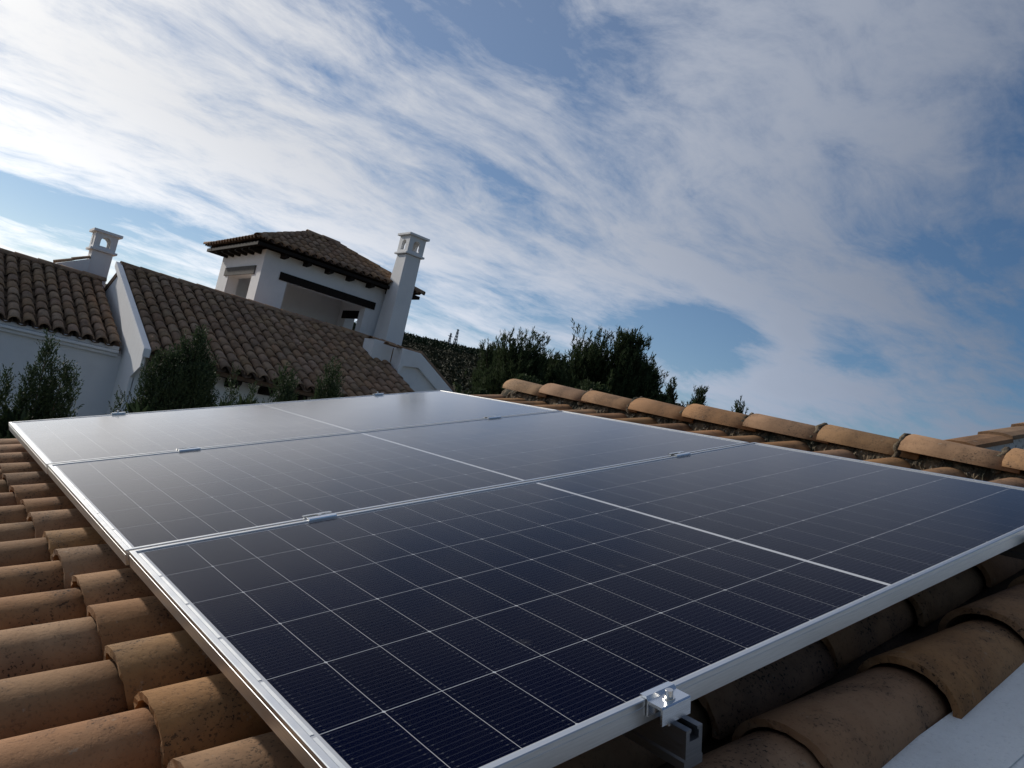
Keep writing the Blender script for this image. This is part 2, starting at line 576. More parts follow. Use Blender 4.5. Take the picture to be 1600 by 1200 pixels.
sv, sf, fv, ff = [], [], [], []
rg = random.Random(11)
for _ in range(16000):
    a = R(rg.uniform(24, 60))
    d = 60 + (RIDGE_D + 8 - 60) * rg.random() ** 0.75
    x, y = HX + d * math.sin(a), HY + d * math.cos(a)
    z = hill_h(x, y)
    edge = 290 + 15 * math.sin(a * 31) + rg.uniform(-8, 8)
    if d > edge:
        r = rg.uniform(1.1, 2.3)
        clump(fv, ff, (x, y, z), r, r * rg.uniform(0.9, 1.5), 18, rg, 0.42)
    else:
        r = rg.uniform(0.5, 1.3)
        clump(sv, sf, (x, y, z), r, r * 0.8, 16, rg, 0.40)
tag(put('hillside_scrub', mesh('hillside_scrub', sv, sf, M['scrub'])), 'low brown-green scrub covering the lower hillside', 'scrub', kind='stuff')
tag(put('ridge_forest', mesh('ridge_forest', fv, ff, M['forest'])), 'dark wood along the crest of the far hill', 'forest', kind='stuff')

# ------------------------------------------------------------------ tiles
def barrel(L, r0, r1, h0, h1, th, seg, nl, seed, drop=0.0, inner=True):
    """half-round clay tile: wide lower end at x=0, narrow upper end at x=L"""
    rg = random.Random(seed)
    wob = [rg.uniform(-1, 1) for _ in range(6)]
    V, F = [], []

    def ring(x, r, h, zoff):
        k = x / L
        for i in range(seg + 1):
            a = math.pi * i / seg
            e = 1 + 0.012 * wob[0] * math.sin(2 * a + wob[1] * 3) + 0.010 * wob[2] * math.sin(3 * a + 5 * k + wob[3])
            V.append((x + (rg.uniform(-0.0022, 0.0022) if k == 0 else 0) + 0.004 * wob[4] * math.sin(2 * a + wob[5] * 3) * (1 - k), r * e * math.cos(a), h * e * math.sin(a) ** 0.92 - zoff - drop * k))
    for j in range(nl + 1):
        k = j / nl
        ring(L * k, r0 + (r1 - r0) * k, h0 + (h1 - h0) * k, 0)
    no = len(V)
    s1 = seg + 1
    for j in range(nl):
        for i in range(seg):
            F.append((j * s1 + i, (j + 1) * s1 + i, (j + 1) * s1 + i + 1, j * s1 + i + 1))
    nsm = len(F)
    if inner:
        for j in (0, nl):
            k = j / nl
            ring(L * k, r0 + (r1 - r0) * k - th, h0 + (h1 - h0) * k - th, 0)
        for i in range(seg):
            F.append((no + i, no + i + 1, no + s1 + i + 1, no + s1 + i))
            F.append((i, i + 1, no + i + 1, no + i))
            F.append((nl * s1 + i + 1, nl * s1 + i, no + s1 + i, no + s1 + i + 1))
        F.append((0, no, no + s1, nl * s1))
        F.append((seg, nl * s1 + seg, no + s1 + seg, no + seg))
    else:
        # front lip only
        for i in range(seg + 1):
            vx, vy, vz = V[i]
            V.append((vx + 0.001, vy * (1 - th / r0), max(vz - th, 0.0) if 0 < i < seg else vz))
        for i in range(seg):
            F.append((i, i + 1, no + i + 1, no + i))
    return V, F, nsm


def barrel_mesh(name, mat, *a, **k):
    V, F, nsm = barrel(*a, **k)
    me = mesh(name, V, F, mat)
    me.polygons.foreach_set('use_smooth', [i < nsm for i in range(len(F))])
    return me


PITCH, EXPO = 0.236, 0.39
near_cover = [barrel_mesh('cover_tile', M['tile'], 0.455, 0.100, 0.080, 0.083, 0.066, 0.014, 16, 3, s, drop=0.012) for s in range(6)]
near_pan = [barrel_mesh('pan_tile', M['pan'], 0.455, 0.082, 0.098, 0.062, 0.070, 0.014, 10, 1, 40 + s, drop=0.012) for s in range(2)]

# ------------------------------------------------------------------ our house
house = empty('house', (0, 0, 0))
tag(house, 'tiled house roof in the foreground carrying the solar panels', 'house')
WB = -0.195                         # tile base plane, measured down from the panel faces
U_E, U_R = -1.24, 3.13              # eave and ridge along the slope
Y_A, Y_B = -1.29, 2.86              # verges
d = MB()
d.box(U_E + 0.1, U_R, Y_A + 0.02, Y_B, -0.36, -0.285)
roof = d.build('roof', M['clay_edge'], house, (0, 0, Z0), (0, -SLOPE, 0))
rows = list(range(-3, 8))
cols = list(range(-11, 6))
rg = random.Random(5)
for k in cols:
    yc = -0.006 - PITCH * k
    for j in rows:
        u = -0.08 + EXPO * j + rg.uniform(-0.012, 0.012)
        if u + 0.455 > U_R:
            L = (U_R - 0.01 - u) / 0.455
        else:
            L = 1.0
        if L < 0.25:
            continue
        put('cover_tile', near_cover[rg.randrange(6)], roof, (u, yc + rg.uniform(-0.006, 0.006), WB + (0.030 if j == 7 else 0.0) + rg.uniform(-0.004, 0.004)),
            (R(rg.uniform(-2.0, 2.0)), R(rg.uniform(-0.4, 0.4)), R(rg.uniform(-0.9, 0.9))), (L, 1, rg.uniform(0.97, 1.03)))
        if k < 5:
            continue
for k in cols:
    yc = -0.006 - PITCH * (k - 0.5)
    if yc > Y_B - 0.05:
        continue
    for j in rows:
        u = -0.20 + EXPO * j
        L = min(1.0, (U_R - 0.01 - u) / 0.455)
        if L < 0.25:
            continue
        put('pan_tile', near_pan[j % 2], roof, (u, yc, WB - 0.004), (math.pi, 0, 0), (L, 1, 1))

# rear slope of the same roof, out of sight behind the ridge
zr = Z0 + U_R * math.sin(SLOPE)
xr = U_R * math.cos(SLOPE)
d = MB()
d.box(0.02, U_R - U_E, Y_A + 0.02, Y_B, -0.36, -0.285)
for k in cols:
    for j in range(0, 11):
        V, F, _ = barrel(0.455, 0.100, 0.080, 0.083, 0.066, 0.014, 6, 1, k, drop=0.012, inner=False)
        x0 = 0.30 + 0.39 * j
        yc = -0.006 - PITCH * k
        d.add([(x0 + 0.455 - v[0], v[1] + yc, v[2] + WB) for v in V], [tuple(reversed(f)) for f in F])
rear = d.build('rear_slope', M['tile'], house, (xr, 0, zr), (0, SLOPE, 0))
rear['kind'] = 'stuff'

# ridge tiles and the mossy mortar they are bedded in
RL = 0.405
ridge_me = [barrel_mesh('ridge_tile', M['ridge'], 0.46, 0.130, 0.110, 0.090, 0.080, 0.013, 16, 3, 80 + s, drop=0.0) for s in range(4)]
WR = -0.105
ny_ = 0
yr = 2.56
i = 0
ridge_y = []
while yr > -1.25:
    wz = WR + 0.016 * max(0.0, (yr - 0.3) / 2.2) + 0.006 * math.sin(i * 1.9)
    # far wide end laps over the tile behind it
    put('ridge_tile', ridge_me[i % 4], roof, (U_R - 0.004 + rg.uniform(-0.008, 0.008), yr, wz),
        (R(rg.uniform(-2, 2)) + SLOPE * 0.0, R(2.6), -math.pi / 2 + R(rg.uniform(-1.2, 1.2))), None)
    ridge_y.append(yr)
    yr -= RL + rg.uniform(-0.012, 0.012)
    i += 1
for o in [c for c in roof.children if c.name.startswith('ridge_tile')]:
    e = Matrix.Rotation(SLOPE, 4, 'Y') @ o.rotation_euler.to_matrix().to_4x4()
    o.rotation_euler = e.to_euler()

mv, mf = [], []
rg = random.Random(21)
NYM = 420
prof = [(-0.190, -0.285), (-0.178, -0.25), (-0.164, -0.215), (-0.152, -0.195), (-0.142, -0.175), (-0.132, -0.158), (-0.124, -0.142), (-0.117, -0.126), (-0.10, -0.10), (-0.05, -0.075)]
ph = [rg.uniform(0, 6.28) for _ in range(8)]
for j in range(NYM + 1):
    y = Y_A + 0.03 + (2.60 - Y_A - 0.03) * j / NYM
    for q, (du, w) in enumerate(prof):
        nz = sum(math.sin(y * fq + ph[k] + q * 1.7) * am for k, (fq, am) in enumerate(((9, .005), (23, .006), (47, .006), (95, .006), (160, .005))))
        nz = nz * 0.55 + rg.uniform(-0.010, 0.010)
        fall = 1 if q < 8 else 0.3
        lift = 0.016 * max(0.0, (y - 0.3) / 2.2)
        mv.append((U_R + du - abs(nz) * 1.3 * fall + 0.004, y, w + lift + nz * 0.6 * fall))
n = len(prof)
for j in range(NYM):
    for q in range(n - 1):
        mf.append((j * n + q, j * n + q + 1, (j + 1) * n + q + 1, (j + 1) * n + q))
bedding = put('mortar_bed', mesh('mortar_bed', mv, mf, M['mortar'], False), roof)
for k, yj in enumerate(ridge_y[1:]):
    # a smear of mortar pointing at each ridge joint
    V, F = [], []
    sg = 12
    for s in range(4):
        for i in range(sg + 1):
            a = math.pi * (0.50 + 0.5 * i / sg)
            r = 0.113 + 0.004 * math.sin(i * 2.3 + k) + (0.006 if s in (1, 2) else -0.012) + rg.uniform(-0.003, 0.003)
            V.append((U_R - 0.004 + r * math.cos(a), yj + 0.004 + s * 0.013 + 0.008 * math.sin(i * 1.1 + k * 2), WR + 0.77 * r * math.sin(a) + 0.002 + 0.016 * max(0.0, (yj - 0.3) / 2.2)))
    for s in range(3):
        for i in range(sg):
            b0 = s * (sg + 1) + i
            F.append((b0, b0 + 1, b0 + sg + 2, b0 + sg + 1))
    put('joint_mortar', mesh('joint_mortar', V, F, M['mortar'], True), roof)

# walls under the roof and the white coping along the near verge
xe = U_E * math.cos(SLOPE) + 0.35
ze = Z0 + (U_E + 0.35) * math.sin(SLOPE) - 0.40
w_ = MB()
zt = zr - 0.40
w_.prism([(xe, 0), (2 * xr - xe, 0), (2 * xr - xe, ze), (xr, zt), (xe, ze)], 'y', Y_A - 0.20, Y_B - 0.12)
w_.build('wall', M['plaster'], house)
c_ = MB()
for (ya, yb, wt) in ((-1.400, -1.268, -0.186), (-1.62, -1.4005, -0.189)):
    c_.add([(U_E - 0.05, ya, wt - (0.012 if ya < -1.5 else 0)), (U_R + 0.05, ya, wt - (0.012 if ya < -1.5 else 0)), (U_R + 0.05, yb, wt), (U_E - 0.05, yb, wt),
            (U_E - 0.05, ya, -0.36), (U_R + 0.05, ya, -0.36), (U_R + 0.05, yb, -0.36), (U_E - 0.05, yb, -0.36)],
           [(0, 1, 2, 3), (7, 6, 5, 4), (0, 4, 5, 1), (1, 5, 6, 2), (2, 6, 7, 3), (3, 7, 4, 0)])
cop = c_.build('coping', M['coping'], house, (0, 0, Z0), (0, -SLOPE, 0))

# ------------------------------------------------------------------ solar panels
PL, PWD, GAP, FH = 2.318, 1.1333, 0.0202, 0.035
PU, PV = 0.0941, 0.1834
cm = MB()
hx, hy, cc = CU / 2, CV / 2, 0.0024
cm.add([(-hx + cc, -hy, 0), (hx, -hy, 0), (hx, hy, 0), (-hx + cc, hy, 0), (-hx, hy - cc, 0), (-hx, -hy + cc, 0)] +
       [(-hx + cc, -hy, -0.0002), (hx, -hy, -0.0002), (hx, hy, -0.0002), (-hx + cc, hy, -0.0002), (-hx, hy - cc, -0.0002), (-hx, -hy + cc, -0.0002)],
       [(0, 1, 2, 3, 4, 5)] + [(i, 6 + i, 6 + (i + 1) % 6, (i + 1) % 6) for i in range(6)])
cell_me = cm.mesh('cell', M['cell'])
rb = MB()
rb.box(-0.0028, 0.0028, -PV * 0.955 / 2, PV * 0.955 / 2, 0, 0.0006)
ribbon_me = rb.mesh('busbar_ribbon', M['ribbon'])

# frame profile (d inwards, w) swept round the rectangle
PROF = [(0.0, -FH), (0.0, -0.0105), (0.0007, -0.0100), (0.0007, -0.0088), (0.0, -0.0083), (0.0, -0.0012), (0.0012, 0.0), (0.0100, 0.0), (0.0112, -0.0010),
        (0.0112, -0.0034), (0.0020, -0.0036), (0.0020, -FH + 0.002), (0.028, -FH + 0.002), (0.028, -FH)]


def frame_mesh():
    V, F = [], []
    n = len(PROF)
    for (cx, cy, sx, sy) in ((0, 0, 1, 1), (PL, 0, -1, 1), (PL, PWD, -1, -1), (0, PWD, 1, -1)):
        for (dd, w) in PROF:
            V.append((cx + sx * dd, cy + sy * dd, w))
    for c in range(4):
        c2 = (c + 1) % 4
        for i in range(n):
            i2 = (i + 1) % n
            F.append((c * n + i, c2 * n + i, c2 * n + i2, c * n + i2))
    return mesh('frame', V, F, M['alu'])


frame_me = frame_mesh()
gm = MB()
gm.box(0.0035, PL - 0.0035, 0.0035, PWD - 0.0035, -0.0040, -0.0034)
# one sheet only: upper face of the pane
glass_me = mesh('glass', [(0.003, 0.003, -0.0026), (PL - 0.003, 0.003, -0.0026), (PL - 0.003, PWD - 0.003, -0.0026), (0.003, PWD - 0.003, -0.0026)], [(0, 1, 2, 3)], M['glass'])
bk = MB()
bk.box(0.0035, PL - 0.0035, 0.0035, PWD - 0.0035, -0.0075, -0.00425)
back_me = bk.mesh('backsheet', M['back'])


def panel(y_low, label, dz=0.0, du=0.0):
    base = Vector((du * math.cos(SLOPE), y_low, Z0 + du * math.sin(SLOPE))) + Vector((-math.sin(SLOPE), 0, math.cos(SLOPE))) * dz
    p = empty('solar_panel', base, (0, -SLOPE, 0))
    tag(p, label, 'solar panel', 'solar panels on the tiled roof')
    put('frame', frame_me, p)
    put('backsheet', back_me, p)
    put('glass', glass_me, p)
    for half in (0, 1):
        for a in range(12):
            if half == 0:
                u = PL / 2 - 0.0058 - (12 - a - 0.5) * PU
            else:
                u = PL / 2 + 0.0058 + (a + 0.5) * PU
            for r_ in range(6):
                vv = PWD / 2 + (r_ - 2.5) * PV
                put('cell', cell_me, p, (u, vv, -0.0040), (0, 0, 0 if a % 2 else math.pi))
    for uu in (0.0160, PL - 0.0160):
        for r_ in range(6):
            put('busbar_ribbon', ribbon_me, p, (uu, PWD / 2 + (r_ - 2.5) * PV, -0.0040))
    return p


panel(-PWD, 'nearest dark blue solar panel with an end clamp on its front edge', 0.0, 0.0)
panel(GAP, 'middle solar panel between the nearest and the farthest one', -0.003, -0.004)
panel(2 * GAP + PWD, 'farthest solar panel mirroring the pale sky beside the cypress hedge', -0.004, -0.006)

# rails, hooks, clamps
def in_roof(o, label, cat, group=None):
    return tag(o, label, cat, group)


RAIL_U = (0.470, 1.885)
Y_N, Y_F = -PWD - 0.048, 2 * (PWD + GAP) + 0.045
RT = -FH - 0.0015
rail_prof = [(-0.020, -0.058), (0.020, -0.058), (0.020, -0.045), (0.0175, -0.042), (0.0175, -0.003), (0.0175, 0.0), (0.0065, 0.0), (0.0065, -0.004), (0.010, -0.006), (0.010, -0.018),
             (-0.010, -0.018), (-0.010, -0.006), (-0.0065, -0.004), (-0.0065, 0.0), (-0.0175, 0.0), (-0.0175, -0.003), (-0.0175, -0.042), (-0.020, -0.045)]
for ru, lab in zip(RAIL_U, ('slotted aluminium rail under the panels, lower down the slope', 'slotted aluminium rail under the panels, nearer the ridge')):
    e = empty('mounting_rail', (ru * math.cos(SLOPE), 0, Z0 + ru * math.sin(SLOPE)), (0, -SLOPE, 0))
    tag(e, lab, 'rail', 'rails under the solar panels')
    r_ = MB()
    r_.prism([(p[0], p[1] + RT) for p in rail_prof], 'y', Y_N, Y_F)
    r_.build('profile', M['alu_rail'], e)
    for k in (4.0, 1.0, -2.0, -6.0, -9.0):
        yy = -0.006 - PITCH * k
        hk = MB()
        hk.box(-0.016, 0.016, yy - 0.02, yy + 0.02, -0.150, RT - 0.0583)
        hk.box(-0.030, 0.030, yy - 0.026, yy + 0.026, -0.126, -0.118)
        hk.build('roof_hook', M['steel'], e)


def bolt(mb, c, r, h):
    mb.tube(c, (c[0], c[1], c[2] + 0.0022), r * 1.55, r * 1.5, 14)
    mb.tube((c[0], c[1], c[2] + 0.0022), (c[0], c[1], c[2] + h), r, r * 0.97, 14, False)
    mb.tube((c[0], c[1], c[2] + h), (c[0], c[1], c[2] + h - 0.004), r * 0.97, r * 0.6, 14, True)


def mid_clamp(u, y, label, dz=0.0):
    e = empty('mid_clamp', Vector((u * math.cos(SLOPE), y, Z0 + u * math.sin(SLOPE))) + Vector((-math.sin(SLOPE), 0, math.cos(SLOPE))) * dz, (0, -SLOPE, 0))
    tag(e, label, 'clamp', 'clamps between the solar panels')
    b = MB()
    L = 0.038
    # two raised flanges over the frames with a channel between them
    b.prism([(-0.0215, 0.0006), (-0.0205, 0.0042), (-0.0080, 0.0052), (-0.0078, -0.0060), (0.0078, -0.0060), (0.0080, 0.0052), (0.0205, 0.0042), (0.0215, 0.0006), (0.0098, 0.0006), (0.0094, -0.0100), (-0.0094, -0.0100), (-0.0098, 0.0006)], 'x', -L, L)
    b.build('body', M['alu_bright'], e)
    s = MB()
    bolt(s, (0, 0, -0.006), 0.0058, 0.0125)
    s.build('bolt', M['steel'], e)
    s = MB()
    s.tube((0, 0, -0.0101), (0, 0, RT - 0.004), 0.0038, 0.0038, 8)
    s.build('threaded_rod', M['steel'], e)


def end_clamp(u, y, sgn, label):
    e = empty('end_clamp', (u * math.cos(SLOPE), y, Z0 + u * math.sin(SLOPE)), (0, -SLOPE, 0 if sgn > 0 else 0))
    tag(e, label, 'clamp', 'clamps on the outer edges of the solar panels')
    b = MB()
    L = 0.030
    pr = [(0.012, 0.0006), (0.012, 0.0038), (0.0005, 0.0044), (-0.0035, -0.0008), (-0.0280, -0.0008), (-0.0300, -0.0030), (-0.0300, -0.0270), (-0.0268, -0.0270), (-0.0268, -0.0052),
          (-0.0042, -0.0052), (-0.0042, -0.0240), (-0.0010, -0.0240), (-0.0010, 0.0006)]
    b.prism([(p[0] * sgn, p[1]) for p in (pr if sgn > 0 else list(reversed(pr)))], 'x', -L, L)
    b.build('body', M['alu_bright'], e)
    s = MB()
    bolt(s, (0, -0.0155 * sgn, -0.0008), 0.0058, 0.0125)
    s.build('bolt', M['steel'], e)
    s = MB()
    s.tube((0, -0.0155 * sgn, -0.0053), (0, -0.0155 * sgn, RT - 0.004), 0.0038, 0.0038, 8)
    s.build('threaded_rod', M['steel'], e)


for yy, w1, dz in ((GAP / 2, 'the nearest and the middle panel', 0.0), (1.5 * GAP + PWD, 'the middle and the farthest panel', -0.003)):
    mid_clamp(0.452, yy, 'aluminium mid clamp joining %s, on the lower rail' % w1, dz)
    mid_clamp(1.868, yy, 'aluminium mid clamp joining %s, towards the ridge' % w1, dz)
end_clamp(0.452, -PWD - 0.0005, 1, 'bright aluminium end clamp with a bolt on the front edge of the nearest panel')
end_clamp(0.447, 2 * (PWD + GAP) + 0.0005, -1, 'dark little end clamp on the far panel edge before the cypresses')
end_clamp(1.870, 2 * (PWD + GAP) + 0.0005, -1, 'little end clamp on the far panel edge before the tiled roof')

# ------------------------------------------------------------------ flaking wall that carries on above the ridge on the right
pw = empty('parapet_wall', (xr, -0.16, 0))
tag(pw, 'flaking whitewashed wall with a tile cap rising beyond the ridge', 'wall')
x1 = xr + 0.06
sl = math.tan(SLOPE)
b_ = MB()
b_.prism([(0.06, zr - 0.55), (1.9, zr - 0.55), (1.9, zr - 0.052 + 1.9 * sl), (0.06, zr - 0.036)], 'y', -0.32, -0.205)
b_.build('wall', M['flaking'], pw)
for q in range(5):
    cpm = MB()
    cpm.prism([(-0.075, 0.0), (0.075, 0.0), (0.072, 0.018), (0.03, 0.027), (-0.03, 0.027), (-0.072, 0.018)], 'x', 0.0, 0.405)
    cpm.build('cap_tile', M['ridge'], pw, (0.06 + 0.385 * q, -0.262, zr - 0.034 + (0.385 * q) * sl), (0, -SLOPE + R(1.8), R(rnd.uniform(-1, 1))))

# ------------------------------------------------------------------ the neighbours' houses
far_cover = [barrel_mesh('cover_tile', M['tile_far'], 0.46, 0.104, 0.083, 0.088, 0.070, 0.016, 8, 1, 60 + s, drop=0.014, inner=False) for s in range(4)]


def roof_part(name, house_o, origin, up, slope, width, length, mat, thick=0.10):
    """sloping deck: local x runs up the slope, y across it, z off it"""
    ux = Vector((up[0] * math.cos(slope), up[1] * math.cos(slope), math.sin(slope)))
    uz = Vector((-up[0] * math.sin(slope), -up[1] * math.sin(slope), math.cos(slope)))
    uy = uz.cross(ux)
    mt = Matrix((ux, uy, uz)).transposed()
    return mt, Vector(origin), mt.to_euler()


def pan_strip(mb, yc, x0, x1, r=0.10, depth=0.06):
    sg = 4
    vs = []
    n = max(1, int((x1 - x0) / 0.40))
    for j in range(n):
        xa = x0 + (x1 - x0) * j / n
        xb = x0 + (x1 - x0) * (j + 1) / n + 0.03
        b = []
        for (xx, zz) in ((xa, 0.012), (xb, -0.006)):
            for i in range(sg + 1):
                a = math.pi * i / sg
                b.append((xx, yc + r * math.cos(a), -depth * math.sin(a) + zz))
        mb.add(b, [(i, i + 1, sg + 2 + i, sg + 1 + i) for i in range(sg)])


def tiled_slope(house_o, name, origin, up, slope, y0, y1, length, pitch, expo, inside=lambda x, y: True, stuff=False, rgs=3, flip=False):
    mt, org, eu = roof_part(name, house_o, origin, up, slope, 0, 0, None)
    rg = random.Random(rgs)
    dk = MB()
    ncol = int(round((y1 - y0) / pitch))
    pitch = (y1 - y0) / ncol
    pts = [(0.03, y0), (length, y0), (length, y1), (0.03, y1)]
    return mt, org, eu, ncol, pitch, rg


def gable_slope(house_o, origin, up, slope, y0, y1, length, pitch, expo, seed):
    mt, org, eu, ncol, pitch, rg = tiled_slope(house_o, 'roof', origin, up, slope, y0, y1, length, pitch, expo)
    dk = MB()
    dk.box(0.02, length, y0, y1, -0.16, -0.075)
    rf = dk.build('roof', M['clay_edge'], house_o, org, eu)
    pm = MB()
    for c in range(ncol + 1):
        if 0 < c < ncol:
            pan_strip(pm, y0 + pitch * c, -0.06, length - 0.02)
    po = pm.build('pan_tiles', M['pan'], rf, smooth=True)
    po['kind'] = 'stuff'
    nrow = int(math.ceil(length / expo))
    for c in range(ncol):
        for j in range(nrow):
            x = expo * j + rg.uniform(-0.012, 0.012)
            L = min(1.0, (length + 0.02 - x) / 0.46)
            if L < 0.2:
                continue
            put('cover_tile', far_cover[rg.randrange(4)], rf, (x, y0 + pitch * (c + 0.5) + rg.uniform(-0.008, 0.008), rg.uniform(-0.004, 0.004)),
                (R(rg.uniform(-2, 2)), 0, R(rg.uniform(-1.2, 1.2))), (L, 1, 1))
    return rf


def ridge_row(parent, a, b, n, mat_list, scale=1.0):
    """row of ridge tiles from a to b in the parent's space"""
    a, b = Vector(a), Vector(b)
    dv = (b - a) / n
    ln = dv.length * 1.12
    x = dv.normalized()
    zx = Vector((0, 0, 1))
    y = zx.cross(x).normalized()
    z = x.cross(y)
    eu = Matrix((x, y, z)).transposed().to_euler()
    for i in range(n):
        put('ridge_tile', mat_list[i % len(mat_list)], parent, a + dv * i + Vector((0, 0, 0.004 * math.sin(i * 2.1))), eu, (ln / 0.46, scale, scale))


far_ridge = [barrel_mesh('ridge_tile', M['tile_far'], 0.46, 0.125, 0.105, 0.105, 0.09, 0.016, 10, 1, 90 + s, inner=False) for s in range(3)]

# ---- left-hand house
h1 = empty('house', (0.5, 14.5, 0))
tag(h1, 'white house on the left with a brown tiled roof and a corniced wall', 'house')
o1 = Vector(h1.location)
S1 = math.atan(0.377)
E1 = Vector((0, 14.37, 4.50))
X1A, X1B = -2.8, 2.925
len1 = 3.62 / math.cos(S1)
gable_slope(h1, E1 - o1, (0, 1), S1, -X1B, -X1A, len1, 0.236, 0.40, 31)
ZR1 = 4.50 + 0.377 * 3.62
d = MB()
d.prism([(17.99 - o1.y, ZR1 - 0.02), (17.99 - o1.y, ZR1 - 0.16), (21.6 - o1.y, ZR1 - 1.5), (21.6 - o1.y, ZR1 - 1.36)], 'x', X1A - o1.x, X1B - o1.x)
d.build('rear_slope', M['tile_far'], h1)
bd = MB()
bd.prism([(17.88 - o1.y, ZR1 - 0.16), (18.12 - o1.y, ZR1 - 0.16), (18.09 - o1.y, ZR1 + 0.02), (17.91 - o1.y, ZR1 + 0.02)], 'x', X1A - o1.x, X1B - o1.x)
bd.build('ridge_bedding', M['clay_edge'], h1)
ridge_row(h1, Vector((X1A, 18.0, ZR1 - 0.012)) - o1, Vector((X1B + 0.03, 18.0, ZR1 - 0.012)) - o1, 13, far_ridge)
w_ = MB()
w_.prism([(14.48 - o1.y, 0), (21.4 - o1.y, 0), (21.4 - o1.y, ZR1 - 1.45), (18.0 - o1.y, ZR1 - 0.18), (14.48 - o1.y, 4.30)], 'x', X1A + 0.1 - o1.x, 2.9845 - o1.x)
w_.build('wall', M['plaster'], h1)
cn = MB()
for (y0, y1, z0, z1) in ((14.40, 14.478, 4.395, 4.47), (14.34, 14.478, 4.335, 4.393), (14.40, 14.478, 4.27, 4.333)):
    cn.box(X1A + 0.1 - o1.x, X1B - 0.03 - o1.x, y0 - o1.y, y1 - o1.y, z0, z1)
cn.build('cornice', M['plaster'], h1, bevel=0.012)


def arch_panel(mb, w, h, hw, hb, hh, th, M4):
    """upright panel with an arched hole; local x across, z up, thickness along y"""
    seg = 8
    arc = [(-hw, hb)] + [(-hw * math.cos(math.pi * i / seg), hb + hh - hw + hw * math.sin(math.pi * i / seg)) for i in range(seg + 1)] + [(hw, hb)]
    V, F = [], []
    n = len(arc)
    for y in (0, th):
        for (x, z) in arc:
            V.append((x, y, z))
        for (x, z) in ((-w, 0), (-w, h), (w, h), (w, 0)):
            V.append((x, y, z))
    m_ = n + 4
    half = n // 2

    def faces(o, rev):
        fs = []
        A, B, C, D = o + n, o + n + 1, o + n + 2, o + n + 3
        fs.append((A, o, o + n - 1, D))
        for i in range(half):
            fs.append((o + i, A if i == 0 else B, B, o + i + 1) if i == 0 else (o + i, B, o + i + 1))
        fs.append((o + half, B, C))
        for i in range(half, n - 1):
            fs.append((o + i, C, o + i + 1) if i < n - 2 else (o + i, C, D, o + i + 1))
        return [tuple(reversed(f)) for f in fs] if rev else fs
    F += faces(0, True) + faces(m_, False)
    for i in range(n):
        F.append((i, (i + 1) % n, m_ + (i + 1) % n, m_ + i))
    for i in range(4):
        a, b = n + i, n + (i + 1) % 4
        F.append((a, m_ + a, m_ + b, b))
    mb.add([M4 @ Vector(v) for v in V], F)


def chimney(house_o, org, x0, x1, y0, y1, zb, zs, ztop, taper, group=None):
    """shaft from zb to zs, slab, arched lantern, slab"""
    o = Vector(org)
    ch = MB()
    tx0, tx1, ty0, ty1 = taper
    ch.add([Vector(p) - o for p in ((tx0, ty0, zb), (tx1, ty0, zb), (tx1, ty1, zb), (tx0, ty1, zb), (x0, y0, zs), (x1, y0, zs), (x1, y1, zs), (x0, y1, zs))],
           [(3, 2, 1, 0), (4, 5, 6, 7), (0, 1, 5, 4), (1, 2, 6, 5), (2, 3, 7, 6), (3, 0, 4, 7)])
    shaft = ch.build('chimney', M['plaster'], house_o, bevel=0.015)
    s = MB()
    s.box(x0 - 0.07 - o.x, x1 + 0.07 - o.x, y0 - 0.07 - o.y, y1 + 0.07 - o.y, zs + 0.001, zs + 0.055)
    s.build('ledge', M['plaster'], shaft, bevel=0.008)
    cp = MB()
    zc = zs + 0.056
    h = ztop - 0.066 - zc
    cx, cy = (x0 + x1) / 2 - o.x, (y0 + y1) / 2 - o.y
    wx, wy = (x1 - x0) / 2 + 0.02, (y1 - y0) / 2 + 0.02
    th = 0.07
    for (ww, off, rz) in ((wx, wy, 0), (wy - th - 0.0005, wx, math.pi / 2), (wx, wy, math.pi), (wy - th - 0.0005, wx, -math.pi / 2)):
        M4 = Matrix.Translation((cx, cy, zc)) @ Matrix.Rotation(rz, 4, 'Z') @ Matrix.Translation((0, -off, 0))
        arch_panel(cp, ww, h, min(0.11, ww * 0.5), 0.07, h * 0.62, th, M4)
    cp.build('lantern', M['plaster'], shaft)
    s = MB()
    s.box(x0 - 0.09 - o.x, x1 + 0.09 - o.x, y0 - 0.09 - o.y, y1 + 0.09 - o.y, ztop - 0.065, ztop)
    s.build('cap_slab', M['plaster'], shaft, bevel=0.008)
    return shaft


chimney(h1, o1, 2.66, 3.10, 18.45, 18.90, 5.3, 6.53, 7.02, (2.66, 3.10, 18.45, 18.90))
r_ = MB()
r_.prism([(2.05 - o1.x, 5.60), (2.66 - o1.x, 5.60), (2.66 - o1.x, 6.30), (2.05 - o1.x, 6.00)], 'y', 18.38 - o1.y, 18.62 - o1.y)
r_.build('chimney_shoulder', M['plaster'], h1)
put('cap_tile', far_ridge[0], h1, Vector((2.0, 18.5, 5.985)) - o1, (0, -0.45, 0), (0.85, 1.1, 0.7))
put('cap_tile', far_ridge[1], h1, Vector((2.33, 18.5, 6.155)) - o1, (0, -0.45, 0), (0.80, 1.1, 0.7))

